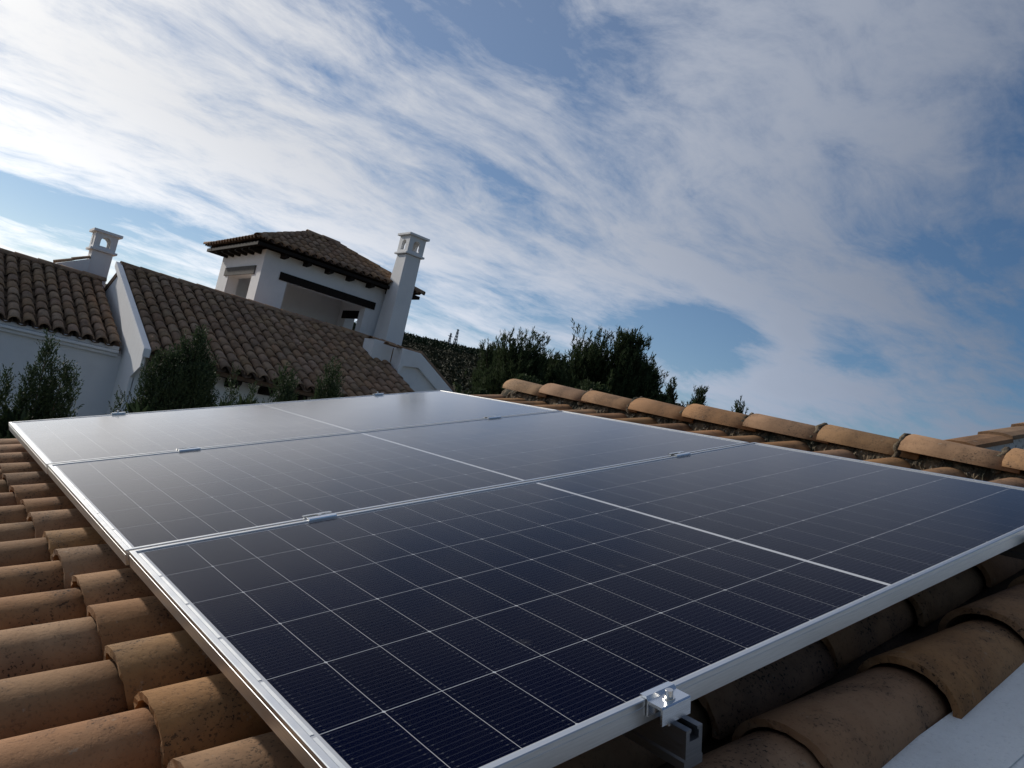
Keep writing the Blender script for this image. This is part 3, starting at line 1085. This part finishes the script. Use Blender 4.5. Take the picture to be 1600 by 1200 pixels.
# ---- right-hand house with the tower
h2 = empty('house', (6.0, 13.4, 0))
tag(h2, 'white house with a broad brown tiled roof, square tower and tall chimney', 'house')
o2 = Vector(h2.location)
S2 = math.atan(0.405)
X2A, X2B = 3.05, 9.22
YE2, ZE2 = 12.77, 4.50
RUN2 = 4.25
gable_slope(h2, Vector((0, YE2, ZE2)) - Vector((0, o2.y, 0)) - Vector((o2.x, 0, 0)), (0, 1), S2, -X2B, -X2A, RUN2 / math.cos(S2), 0.247, 0.388, 47)
ZR2 = ZE2 + 0.405 * RUN2
YR2 = YE2 + RUN2
bd = MB()
bd.prism([(YR2 - 0.12 - o2.y, ZR2 - 0.16), (YR2 + 0.12 - o2.y, ZR2 - 0.16), (YR2 + 0.09 - o2.y, ZR2 + 0.02), (YR2 - 0.09 - o2.y, ZR2 + 0.02)], 'x', X2A - o2.x, X2B - o2.x)
bd.build('ridge_bedding', M['clay_edge'], h2)
ridge_row(h2, Vector((X2A - 0.03, YR2, ZR2 - 0.01)) - o2, Vector((X2B + 0.03, YR2, ZR2 - 0.01)) - o2, 15, far_ridge)
d = MB()
d.prism([(YR2 + 0.01 - o2.y, ZR2 - 0.02), (YR2 + 0.01 - o2.y, ZR2 - 0.16), (21.2 - o2.y, ZR2 - 0.16 - 0.405 * 4.17), (21.2 - o2.y, ZR2 - 0.02 - 0.405 * 4.17)], 'x', X2A - o2.x, X2B - o2.x)
d.build('rear_slope', M['tile_far'], h2)
YW2 = 13.45
w_ = MB()
w_.prism([(YW2 - o2.y, 0), (21.0 - o2.y, 0), (21.0 - o2.y, ZR2 - 1.83), (YR2 - o2.y, ZR2 - 0.19), (YW2 - o2.y, ZE2 + 0.405 * (YW2 - YE2) - 0.19)], 'x', X2A + 0.01 - o2.x, X2B - 0.06 - o2.x)
w_.build('wall', M['plaster'], h2)
# raked verge wall on the left with its corbel
v_ = MB()
def rk(y, dz):
    return ZE2 + 0.405 * (y - YE2) + dz
v_.prism([(y - o2.y, z) for y, z in ((12.74, rk(12.74, 0.055)), (YR2, rk(YR2, 0.055)), (YR2, rk(YR2, -0.075)), (12.74, rk(12.74, -0.10)))], 'x', 2.925 - o2.x, 3.048 - o2.x)
v_.prism([(y - o2.y, z) for y, z in ((12.95, rk(12.95, -0.11)), (16.7, rk(16.7, -0.08)), (16.7, rk(16.7, -0.28)), (14.90, rk(14.90, -0.65)), (14.90, 0.0), (13.46, 0.0), (13.46, 3.98), (12.95, 4.20))], 'x', 2.985 - o2.x, 3.048 - o2.x)
v_.build('verge_wall', M['plaster'], h2, bevel=0.01)
# dark eaves: board and rafter ends
f_ = MB()
f_.box(X2A + 0.01 - o2.x, X2B - 0.03 - o2.x, 12.86 - o2.y, 12.93 - o2.y, ZE2 - 0.155, ZE2 - 0.06)
f_.build('eaves_board', M['timber'], h2)
q = 0
xx = 3.30
while xx < X2B - 0.2:
    f_ = MB()
    f_.prism([(12.935 - o2.y, 4.40), (YW2 - 0.002 - o2.y, 4.55), (YW2 - 0.002 - o2.y, 4.18), (13.08 - o2.y, 4.20), (12.935 - o2.y, 4.30)], 'x', xx - o2.x, xx + 0.15 - o2.x)
    f_.build('rafter_end', M['timber'], h2)
    xx += 0.68

# tower
TX0, TX1, TY0, TY1 = 6.43, 10.54, 18.12, 21.47
TZ0, TZ1 = 4.9, 7.80
TH = 0.32
t_ = MB()
OX0, OX1, OZ = 7.17, 9.55, 7.15
WY0, WY1 = 18.72, 20.62
def tb(x0, x1, y0, y1, z0, z1):
    t_.box(x0 - o2.x, x1 - o2.x, y0 - o2.y, y1 - o2.y, z0, z1)
tb(TX0, OX0, TY0, TY0 + TH, TZ0, TZ1)
tb(OX1, TX1, TY0, TY0 + TH, TZ0, TZ1)
tb(OX0, OX1, TY0, TY0 + TH, OZ, TZ1)
tb(OX0, OX1, TY0, TY0 + TH, TZ0, 5.95)
for (xa, xb) in ((TX0, TX0 + TH), (TX1 - TH, TX1)):
    tb(xa, xb, TY0 + TH, WY0, TZ0, TZ1)
    tb(xa, xb, WY1, TY1, TZ0, TZ1)
    tb(xa, xb, WY0, WY1, OZ, TZ1)
    tb(xa, xb, WY0, WY1, TZ0, 6.0)
tb(TX0 + TH, TX1 - TH, TY1 - TH, TY1, TZ0, TZ1)
tb(TX0 + TH, TX1 - TH, TY0 + TH, TY1 - TH, TZ0, 5.6)
tb(TX0 + TH, TX1 - TH, TY0 + TH, TY1 - TH, 7.62, TZ1)
t_.build('tower_wall', M['plaster'], h2)
l_ = MB()
l_.box(6.93 - o2.x, 9.82 - o2.x, TY0 - 0.03 - o2.y, TY0 - 0.001 - o2.y, OZ - 0.01, OZ + 0.20)
l_.build('lintel', M['timber'], h2)
l_ = MB()
l_.box(TX0 - 0.035 - o2.x, TX0 - 0.001 - o2.x, 18.54 - o2.y, 20.92 - o2.y, OZ - 0.01, OZ + 0.22)
l_.build('lintel', M['timber_grey'], h2)
l_ = MB()
l_.box(TX1 - TH - 0.03 - o2.x, TX1 - TH - 0.001 - o2.x, 18.6 - o2.y, 20.85 - o2.y, OZ - 0.2, OZ + 0.05)
l_.build('lintel', M['timber'], h2)

EX0, EX1, EY0, EY1, EZ = 5.98, 11.02, 17.67, 21.92, 7.93
CX, CY, AZp = (EX0 + EX1) / 2, (EY0 + EY1) / 2, 8.88
RID = (EX1 - EX0 - (EY1 - EY0)) / 2        # half length of the short ridge
ca, cb = Vector((CX - RID, CY, AZp)), Vector((CX + RID, CY, AZp))
run = (EY1 - EY0) / 2
ST = math.atan((AZp - EZ) / run)
# timber soffit as a shallow hipped tray
so = MB()
c4 = [Vector((EX0 + 0.06, EY0 + 0.06, EZ - 0.06)), Vector((EX1 - 0.06, EY0 + 0.06, EZ - 0.06)), Vector((EX1 - 0.06, EY1 - 0.06, EZ - 0.06)), Vector((EX0 + 0.06, EY1 - 0.06, EZ - 0.06))]
lo = [v + Vector((0, 0, -0.09)) for v in c4]
inn = [Vector((TX0 - 0.001, TY0 - 0.001, TZ1 + 0.10)), Vector((TX1, TY0 - 0.001, TZ1 + 0.10)), Vector((TX1, TY1, TZ1 + 0.10)), Vector((TX0 - 0.001, TY1, TZ1 + 0.10))]
so.add([v - o2 for v in c4 + lo + inn], [(i, 4 + i, 4 + (i + 1) % 4, (i + 1) % 4) for i in range(4)] + [(4 + i, 8 + i, 8 + (i + 1) % 4, 4 + (i + 1) % 4) for i in range(4)])
so.build('soffit', M['timber'], h2)
rf_ = MB()
top = [v + Vector((0, 0, 0.055)) for v in c4] + [ca + Vector((0, 0, -0.06)), cb + Vector((0, 0, -0.06))]
rf_.add([v - o2 for v in top], [(0, 1, 5, 4), (1, 2, 5), (2, 3, 4, 5), (3, 0, 4)])
tower_roof = rf_.build('tower_roof', M['pan'], h2)
for (org, up, half, flat, seed) in (((CX, EY0), (0, 1), (EX1 - EX0) / 2, RID, 1), ((EX0, CY), (1, 0), (EY1 - EY0) / 2, 0.0, 2), ((CX, EY1), (0, -1), (EX1 - EX0) / 2, RID, 3), ((EX1, CY), (-1, 0), (EY1 - EY0) / 2, 0.0, 4)):
    rn = run if up[0] == 0 else (EX1 - EX0) / 2 - RID
    st = math.atan((AZp - EZ) / rn)
    ux = Vector((up[0] * math.cos(st), up[1] * math.cos(st), math.sin(st)))
    uz = Vector((-up[0] * math.sin(st), -up[1] * math.sin(st), math.cos(st)))
    uy = uz.cross(ux)
    eu = Matrix((ux, uy, uz)).transposed().to_euler()
    base = Vector((org[0], org[1], EZ)) - o2
    Ls = rn / math.cos(st)
    nc = int(round(2 * half / 0.236))
    pt = 2 * half / nc
    rg = random.Random(seed)
    for c in range(nc):
        yy = -half + pt * (c + 0.5)
        lim = Ls * min(1.0, (half - abs(yy)) / (half - flat)) if half > flat else Ls
        j = 0
        while True:
            x = 0.385 * j
            ln = min(0.46, lim - x + 0.05)
            if ln < 0.14:
                break
            put('cover_tile', far_cover[rg.randrange(4)], tower_roof, base + ux * x + uy * (yy + rg.uniform(-.008, .008)) + uz * 0.01, eu, (ln / 0.46, 1, 1))
            j += 1
for cpt, apx in (((EX0, EY0), ca), ((EX1, EY0), cb), ((EX0, EY1), ca), ((EX1, EY1), cb)):
    ridge_row(tower_roof, Vector((cpt[0], cpt[1], EZ + 0.02)) - o2, apx + Vector((0, 0, 0.02)) - o2, 8, far_ridge, 1.0)
ridge_row(tower_roof, ca + Vector((-0.1, 0, 0.03)) - o2, cb + Vector((0.1, 0, 0.03)) - o2, 2, far_ridge, 1.05)
for q in range(6):
    f_ = MB()
    xq = TX0 + 0.45 + q * (TX1 - TX0 - 0.9) / 5
    f_.prism([(EY0 + 0.12 - o2.y, EZ - 0.16), (TY0 - 0.002 - o2.y, EZ - 0.10), (TY0 - 0.002 - o2.y, EZ - 0.25), (TY0 - 0.15 - o2.y, EZ - 0.24), (EY0 + 0.12 - o2.y, EZ - 0.22)], 'x', xq - 0.06 - o2.x, xq + 0.06 - o2.x)
    f_.build('rafter_end', M['timber'], h2)
for q in range(6):
    f_ = MB()
    yq = TY0 + 0.35 + q * (TY1 - TY0 - 0.7) / 5
    f_.prism([(EX0 + 0.12 - o2.x, EZ - 0.16), (TX0 - 0.002 - o2.x, EZ - 0.10), (TX0 - 0.002 - o2.x, EZ - 0.25), (TX0 - 0.15 - o2.x, EZ - 0.24), (EX0 + 0.12 - o2.x, EZ - 0.22)], 'y', yq - 0.06 - o2.y, yq + 0.06 - o2.y)
    f_.build('rafter_end', M['timber'], h2)

# tall chimney in front of the tower
chimney(h2, o2, 9.94, 10.42, 17.25, 17.78, 5.2, 8.82, 9.42, (9.92, 10.47, 17.22, 18.10))
# gable with a sunk panel, to the right of the broad roof
gb = MB()
gb.prism([(9.24 - o2.x, 0), (13.6 - o2.x, 0), (13.6 - o2.x, 3.75), (9.78 - o2.x, 6.03), (9.24 - o2.x, 6.03)], 'y', 15.12 - o2.y, 15.45 - o2.y)
gb.build('gable_wall', M['plaster'], h2)
gf = MB()
gf.prism([(9.24 - o2.x, 5.3), (9.36 - o2.x, 5.60), (9.80 - o2.x, 5.66), (13.6 - o2.x, 3.39), (13.6 - o2.x, 3.75), (9.78 - o2.x, 6.03), (9.24 - o2.x, 6.03)], 'y', 15.0 - o2.y, 15.118 - o2.y)
gf.build('gable_band', M['plaster'], h2, bevel=0.012)
gr = MB()
gr.prism([(9.80 - o2.x, 6.035), (13.7 - o2.x, 3.70), (13.7 - o2.x, 3.77), (9.80 - o2.x, 6.10)], 'y', 15.02 - o2.y, 19.5 - o2.y)
gr.build('gable_roof', M['tile_far'], h2)
for q in range(3):
    put('cap_tile', far_ridge[q], h2, Vector((8.86 + 0.31 * q, 15.2, 6.035 - 0.0 * q)) - o2, (0, 0.04, 0), (0.72, 1.2, 0.6))
st_ = MB()
st_.box(8.66 - o2.x, 9.22 - o2.x, 15.46 - o2.y, 16.0 - o2.y, 5.3, 6.10)
st_.build('chimney_step', M['plaster'], h2)
for q in range(2):
    put('cap_tile', far_ridge[q], h2, Vector((8.60 + 0.32 * q, 15.62, 6.105)) - o2, (0, 0.02, 0), (0.84, 1.2, 0.55))

# ------------------------------------------------------------------ cypresses between the houses
def blade(V, F, p, d, ln, wd, rg):
    s = d.cross(Vector((rg.gauss(0, 1), rg.gauss(0, 1), rg.gauss(0, 1))))
    if s.length < 1e-4:
        return
    s = s.normalized() * wd
    i = len(V)
    V += [tuple(p - s * 0.5), tuple(p + d * ln * 0.45 - s), tuple(p + d * ln), tuple(p + d * ln * 0.45 + s)]
    F.append((i, i + 1, i + 2, i + 3))


def cypress(tips, base, label, seed, dens=1.0, spread=0.16):
    """tips: list of (x, y, z, radius at 1 m below tip); feathery upright sprays from the ground up"""
    e = empty('cypress', (base[0], base[1], 0))
    tag(e, label, 'cypress', 'cypresses between the houses')
    rg = random.Random(seed)
    V, F = [], []
    tr = MB()
    tr.tube((0, 0, 0), (0, 0, 3.2), 0.06, 0.03, 7)
    for (x, y, z, rad) in tips:
        tip = Vector((x - base[0], y - base[1], z))
        foot = Vector((0.25 * (x - base[0]), 0.25 * (y - base[1]), max(0.5, z - 2.6)))
        tr.tube(foot, tip - Vector((0, 0, 0.15)), 0.018, 0.004, 5)
        n = int(620 * dens * max(0.35, rad / 0.2))
        for _ in range(n):
            t_ = rg.random() ** 0.85
            k = t_ * 1.5
            c = tip + (foot - tip) * min(1.0, k / max(0.6, (tip - foot).length))
            a = rg.uniform(0, 6.283)
            rr = rad * min(1.15, k ** 0.75) * math.sqrt(rg.random())
            p = c + Vector((math.cos(a) * rr, math.sin(a) * rr, rg.uniform(-0.05, 0.02)))
            dv = Vector((math.cos(a) * 0.42, math.sin(a) * 0.42, 1.0)) + Vector((rg.gauss(0, .16), rg.gauss(0, .16), 0))
            dv.normalize()
            sl_ = rg.uniform(0.09, 0.17)
            for m_ in range(9):
                q_ = m_ / 9
                pp = p + dv * sl_ * q_
                sd = Vector((rg.gauss(0, .55), rg.gauss(0, .55), rg.gauss(0.1, .3)))
                blade(V, F, pp, (dv + sd).normalized(), rg.uniform(0.022, 0.046) * (1.1 - 0.4 * q_), 0.0062, rg)
    # lower hedge body
    for _ in range(int(1300 * dens)):
        z = rg.uniform(0.3, min(t[2] for t in tips) - 0.25)
        a = rg.uniform(0, 6.283)
        w = spread * (1.6 + 0.9 * (1 - z / 4.0))
        rr = w * math.sqrt(rg.random())
        p = Vector((math.cos(a) * rr, math.sin(a) * rr, z))
        dv = Vector((math.cos(a) * 0.5, math.sin(a) * 0.5, 1)).normalized()
        for m_ in range(4):
            blade(V, F, p, (dv + Vector((rg.gauss(0, .4), rg.gauss(0, .4), rg.gauss(0, .3)))).normalized(), rg.uniform(0.10, 0.2), 0.02, rg)
    tr.build('trunk', M['bark'], e)
    put('foliage', mesh('foliage', V, F, M['cypress']), e)


YC = 6.8
cypress([(0.43, YC, 3.95, 0.14), (0.30, YC + .05, 3.85, 0.16), (0.37, YC - .1, 3.72, 0.16), (0.50, YC + .1, 3.62, 0.08)], (0.36, YC), 'low cypress tip at the left edge of the picture', 1, 0.9)
cypress([(0.70, YC, 4.32, 0.17), (0.62, YC + .05, 4.04, 0.14), (0.78, YC, 4.06, 0.14), (0.87, YC - .05, 4.14, 0.15), (0.95, YC, 4.06, 0.12), (1.02, YC + .05, 4.03, 0.10), (0.80, YC + .1, 3.86, 0.24), (0.60, YC, 3.80, 0.10)], (0.80, YC), 'pointed feathery cypress before the plain white wall', 2, 1.05, 0.17)
cypress([(1.46, YC, 3.98, 0.07), (1.41, YC, 3.90, 0.05)], (1.46, YC), 'single thin cypress sprig beside the far end clamp', 3, 0.6, 0.05)
cypress([(1.62, YC, 4.32, 0.16), (1.72, YC + .1, 4.44, 0.18), (1.82, YC, 4.50, 0.18), (1.93, YC + .1, 4.66, 0.18), (2.03, YC, 4.76, 0.18), (2.11, YC + .1, 4.70, 0.17), (2.20, YC, 4.52, 0.18), (2.28, YC, 4.34, 0.15), (1.90, YC - .15, 4.35, 0.30), (2.08, YC - .15, 4.40, 0.30), (1.74, YC - .15, 4.16, 0.26), (2.30, YC - .1, 4.12, 0.14)], (1.95, YC), 'broadest and darkest cypress covering the eaves of the broad roof', 4, 1.3, 0.24)
cypress([(2.50, YC, 4.44, 0.06), (2.56, YC, 4.26, 0.07)], (2.50, YC), 'thin open cypress sprig right of the broadest cypress', 5, 0.6, 0.05)
cypress([(2.73, YC, 4.35, 0.05)], (2.73, YC), 'smallest cypress sprig, between two bushier ones', 6, 0.6, 0.05)
cypress([(3.04, YC, 4.60, 0.13), (3.13, YC, 4.55, 0.14), (3.22, YC + .1, 4.48, 0.14), (3.10, YC - .1, 4.38, 0.20)], (3.12, YC), 'bushy cypress in front of the middle of the tiled eaves', 7, 1.1, 0.14)
cypress([(3.58, YC, 4.82, 0.12), (3.66, YC, 4.76, 0.14), (3.75, YC + .1, 4.68, 0.13), (3.66, YC - .1, 4.55, 0.19), (3.52, YC, 4.58, 0.10)], (3.65, YC), 'rightmost cypress, thin topped, before the lower tiled roof', 8, 0.9, 0.14)

# ------------------------------------------------------------------ pines beyond the ridge
def polar(az_, d, z=0.0):
    return Vector((HX + d * math.sin(R(az_)), HY + d * math.cos(R(az_)), z))


def pine(az_, d, el_top, half_deg, label, seed, tufts=650, low=0.38, ndl=0.42, lean=0.0):
    """Aleppo-type pine: forked limbs and upright needle tufts, sky showing between"""
    rg = random.Random(seed)
    b0 = polar(az_, d)
    gz = max(hill_h(b0.x, b0.y), 0.0) - 0.1
    ztop = CAM.z + d * math.tan(R(el_top))
    H = ztop - gz
    half = d * math.tan(R(half_deg))
    e = empty('pine_tree', (b0.x, b0.y, gz))
    tag(e, label, 'pine tree', 'pines behind the ridge')
    tr = MB()
    tr.tube((0, 0, 0), (0.1, 0.1, H * 0.55), 0.20, 0.12, 8)
    tr.tube((0.1, 0.1, H * 0.55), (0.0, 0.0, H * 0.9), 0.12, 0.03, 7)
    V, F = [], []
    nl = 44
    tips = []
    for i in range(nl):
        z0 = H * rg.uniform(low - 0.1, 0.82)
        a = rg.uniform(0, 6.283)
        zt = H * rg.uniform(low + 0.05, 0.97)
        zt = max(zt, z0 + 0.2)
        kk = (zt / H - low) / (1 - low)
        rr = half * rg.uniform(0.35, 1.0) * max(0.28, math.sqrt(max(0.0, 1 - kk ** 3.2)))
        tip = Vector((math.cos(a) * rr, math.sin(a) * rr, zt))
        st = Vector((0.08, 0.08, min(z0, zt - 0.15)))
        tr.tube(st, tip, 0.05, 0.012, 5)
        tips.append((st, tip))
    for i in range(int(tufts * 3.1)):
        st, tip = tips[rg.randrange(nl)]
        k = rg.random() ** 0.45
        c = st + (tip - st) * k + Vector((rg.gauss(0, half * 0.20), rg.gauss(0, half * 0.20), rg.gauss(0.0, H * 0.025)))
        if c.z > H * 0.97:
            c.z = H * 0.97 - rg.random() * 0.4
        ax = Vector((c.x * 0.25 / half, c.y * 0.25 / half, 1.0)) + Vector((rg.gauss(0, .2), rg.gauss(0, .2), 0))
        ax.normalize()
        ln = ndl * rg.uniform(0.8, 1.7)
        for m_ in range(16):
            q_ = m_ / 16
            sd = Vector((rg.gauss(0, .45), rg.gauss(0, .45), rg.gauss(0, .3)))
            blade(V, F, c + ax * ln * q_, (ax + sd).normalized(), ndl * rg.uniform(0.4, 0.75), 0.026, rg)
    tr.build('trunk', M['bark'], e)
    put('crown', mesh('crown', V, F, M['pine']), e)


pine(38.7, 44, 8.0, 2.3, 'dark pine with two spiky tops, nearest to the pylons', 31, 900, 0.35)
pine(36.6, 52, 6.5, 1.5, 'low dark pine partly behind the two-topped pine', 32, 420, 0.3, 0.38)
pine(43.6, 42, 9.15, 2.0, 'tall round-headed pine left of the tallest', 33, 850, 0.34)
pine(46.4, 41, 9.45, 1.75, 'tallest pine, with sky showing through its crown', 34, 640, 0.38)
pine(48.3, 42, 8.3, 0.95, 'narrow pine at the right end of the tall group', 35, 240, 0.45)
pine(41.3, 47, 6.9, 1.9, 'lower pine filling the gap below the tall crowns', 36, 520, 0.3)
pine(51.85, 46, 6.75, 0.75, 'small young pine standing alone against the sky', 37, 110, 0.6, 0.36)
pine(49.95, 47, 7.0, 0.32, 'slender pine shoot beside the dark bush', 38, 45, 0.7, 0.32)
pine(54.95, 46, 6.35, 0.50, 'smallest pine top, farthest right over the ridge', 39, 75, 0.7, 0.34)


def bush(az_, d, el_top, half_deg, name, label, seed, n, mat, w=0.16, cat='bush'):
    rg = random.Random(seed)
    b0 = polar(az_, d)
    gz = max(hill_h(b0.x, b0.y), 0.0) - 0.1
    H = CAM.z + d * math.tan(R(el_top)) - gz
    half = d * math.tan(R(half_deg))
    e = empty(name, (b0.x, b0.y, gz))
    tag(e, label, cat, 'bushes below the pines')
    tr = MB()
    for i in range(5):
        a = rg.uniform(0, 6.28)
        tr.tube((0, 0, 0), (math.cos(a) * half * 0.5, math.sin(a) * half * 0.5, H * 0.7), 0.07, 0.02, 6)
    tr.build('stem', M['bark'], e)
    V, F = [], []
    for _ in range(n // 14):
        a = rg.uniform(0, 6.283)
        u_ = rg.random() ** 0.5
        zf = rg.uniform(0.05, 1.0)
        rr = half * u_ * math.sqrt(max(0.04, 1 - zf ** 2.5))
        clump(V, F, (math.cos(a) * rr, math.sin(a) * rr, H * (zf * 0.93)), half * 0.16, half * 0.14, 14, rg, w / (half * 0.16))
    put('foliage', mesh('foliage', V, F, mat), e)


bush(49.2, 40, 6.3, 2.6, 'bush', 'rounded dark bush at the right foot of the tall pines', 51, 9000, M['pine'], 0.13)
bush(44.5, 39, 6.0, 3.2, 'bush', 'broad dark bush under the tallest pines', 52, 9000, M['pine'], 0.14)
bush(39.6, 40, 5.3, 3.4, 'bush', 'broad dark bush under the two-topped pine', 53, 9000, M['pine'], 0.14)
bush(36.6, 36, 3.7, 2.0, 'bush', 'low bush right of the pale-leaved shrub', 54, 6000, M['pine'], 0.12)
bush(34.6, 26, 4.0, 1.1, 'shrub', 'shrub with pale glinting leaves beside the white gable', 55, 1500, M['shrub'], 0.13, 'shrub')

# ------------------------------------------------------------------ pylons on the far hill
def pylon(az_, d, el_top, label, seed, arms):
    b0 = polar(az_, d)
    gz = hill_h(b0.x, b0.y) - 0.3
    H = CAM.z + d * math.tan(R(el_top)) - gz
    e = empty('electricity_pylon', (b0.x, b0.y, gz), (0, 0, R(20)))
    tag(e, label, 'pylon', 'pylons on the far hill')
    mb = MB()
    bw, tw = H * 0.085, H * 0.018
    rr = 0.17
    for sx in (-1, 1):
        for sy in (-1, 1):
            mb.tube((sx * bw, sy * bw, 0), (sx * tw, sy * tw, H), rr, rr * 0.7, 4)
    nb = 7
    for i in range(nb):
        z0, z1 = H * i / nb, H * (i + 1) / nb
        w0 = bw + (tw - bw) * i / nb
        w1 = bw + (tw - bw) * (i + 1) / nb
        for s in (-1, 1):
            mb.tube((-w0, s * w0, z0), (w1, s * w1, z1), rr * .55, rr * .55, 3)
            mb.tube((w0, s * w0, z0), (-w1, s * w1, z1), rr * .55, rr * .55, 3)
            mb.tube((s * w0, -w0, z0), (s * w1, w1, z1), rr * .55, rr * .55, 3)
    mb.build('mast', M['galv'], e)
    for (zf, wf) in arms:
        a = MB()
        for s in (-1, 1):
            a.tube((0, 0, H * zf + H * 0.03), (s * H * wf, 0, H * zf), rr * .8, rr * .5, 4)
            a.tube((0, 0, H * zf - H * 0.01), (s * H * wf, 0, H * zf), rr * .8, rr * .5, 4)
        a.build('crossarm', M['galv'], e)


pylon(33.22, 350, 6.62, 'lattice pylon with a crossarm, the left one on the hill', 1, [(0.80, 0.26), (0.93, 0.12)])
pylon(33.66, 385, 7.0, 'lattice pylon with a forked head, the right one on the hill', 2, [(0.84, 0.13), (0.97, 0.11)])
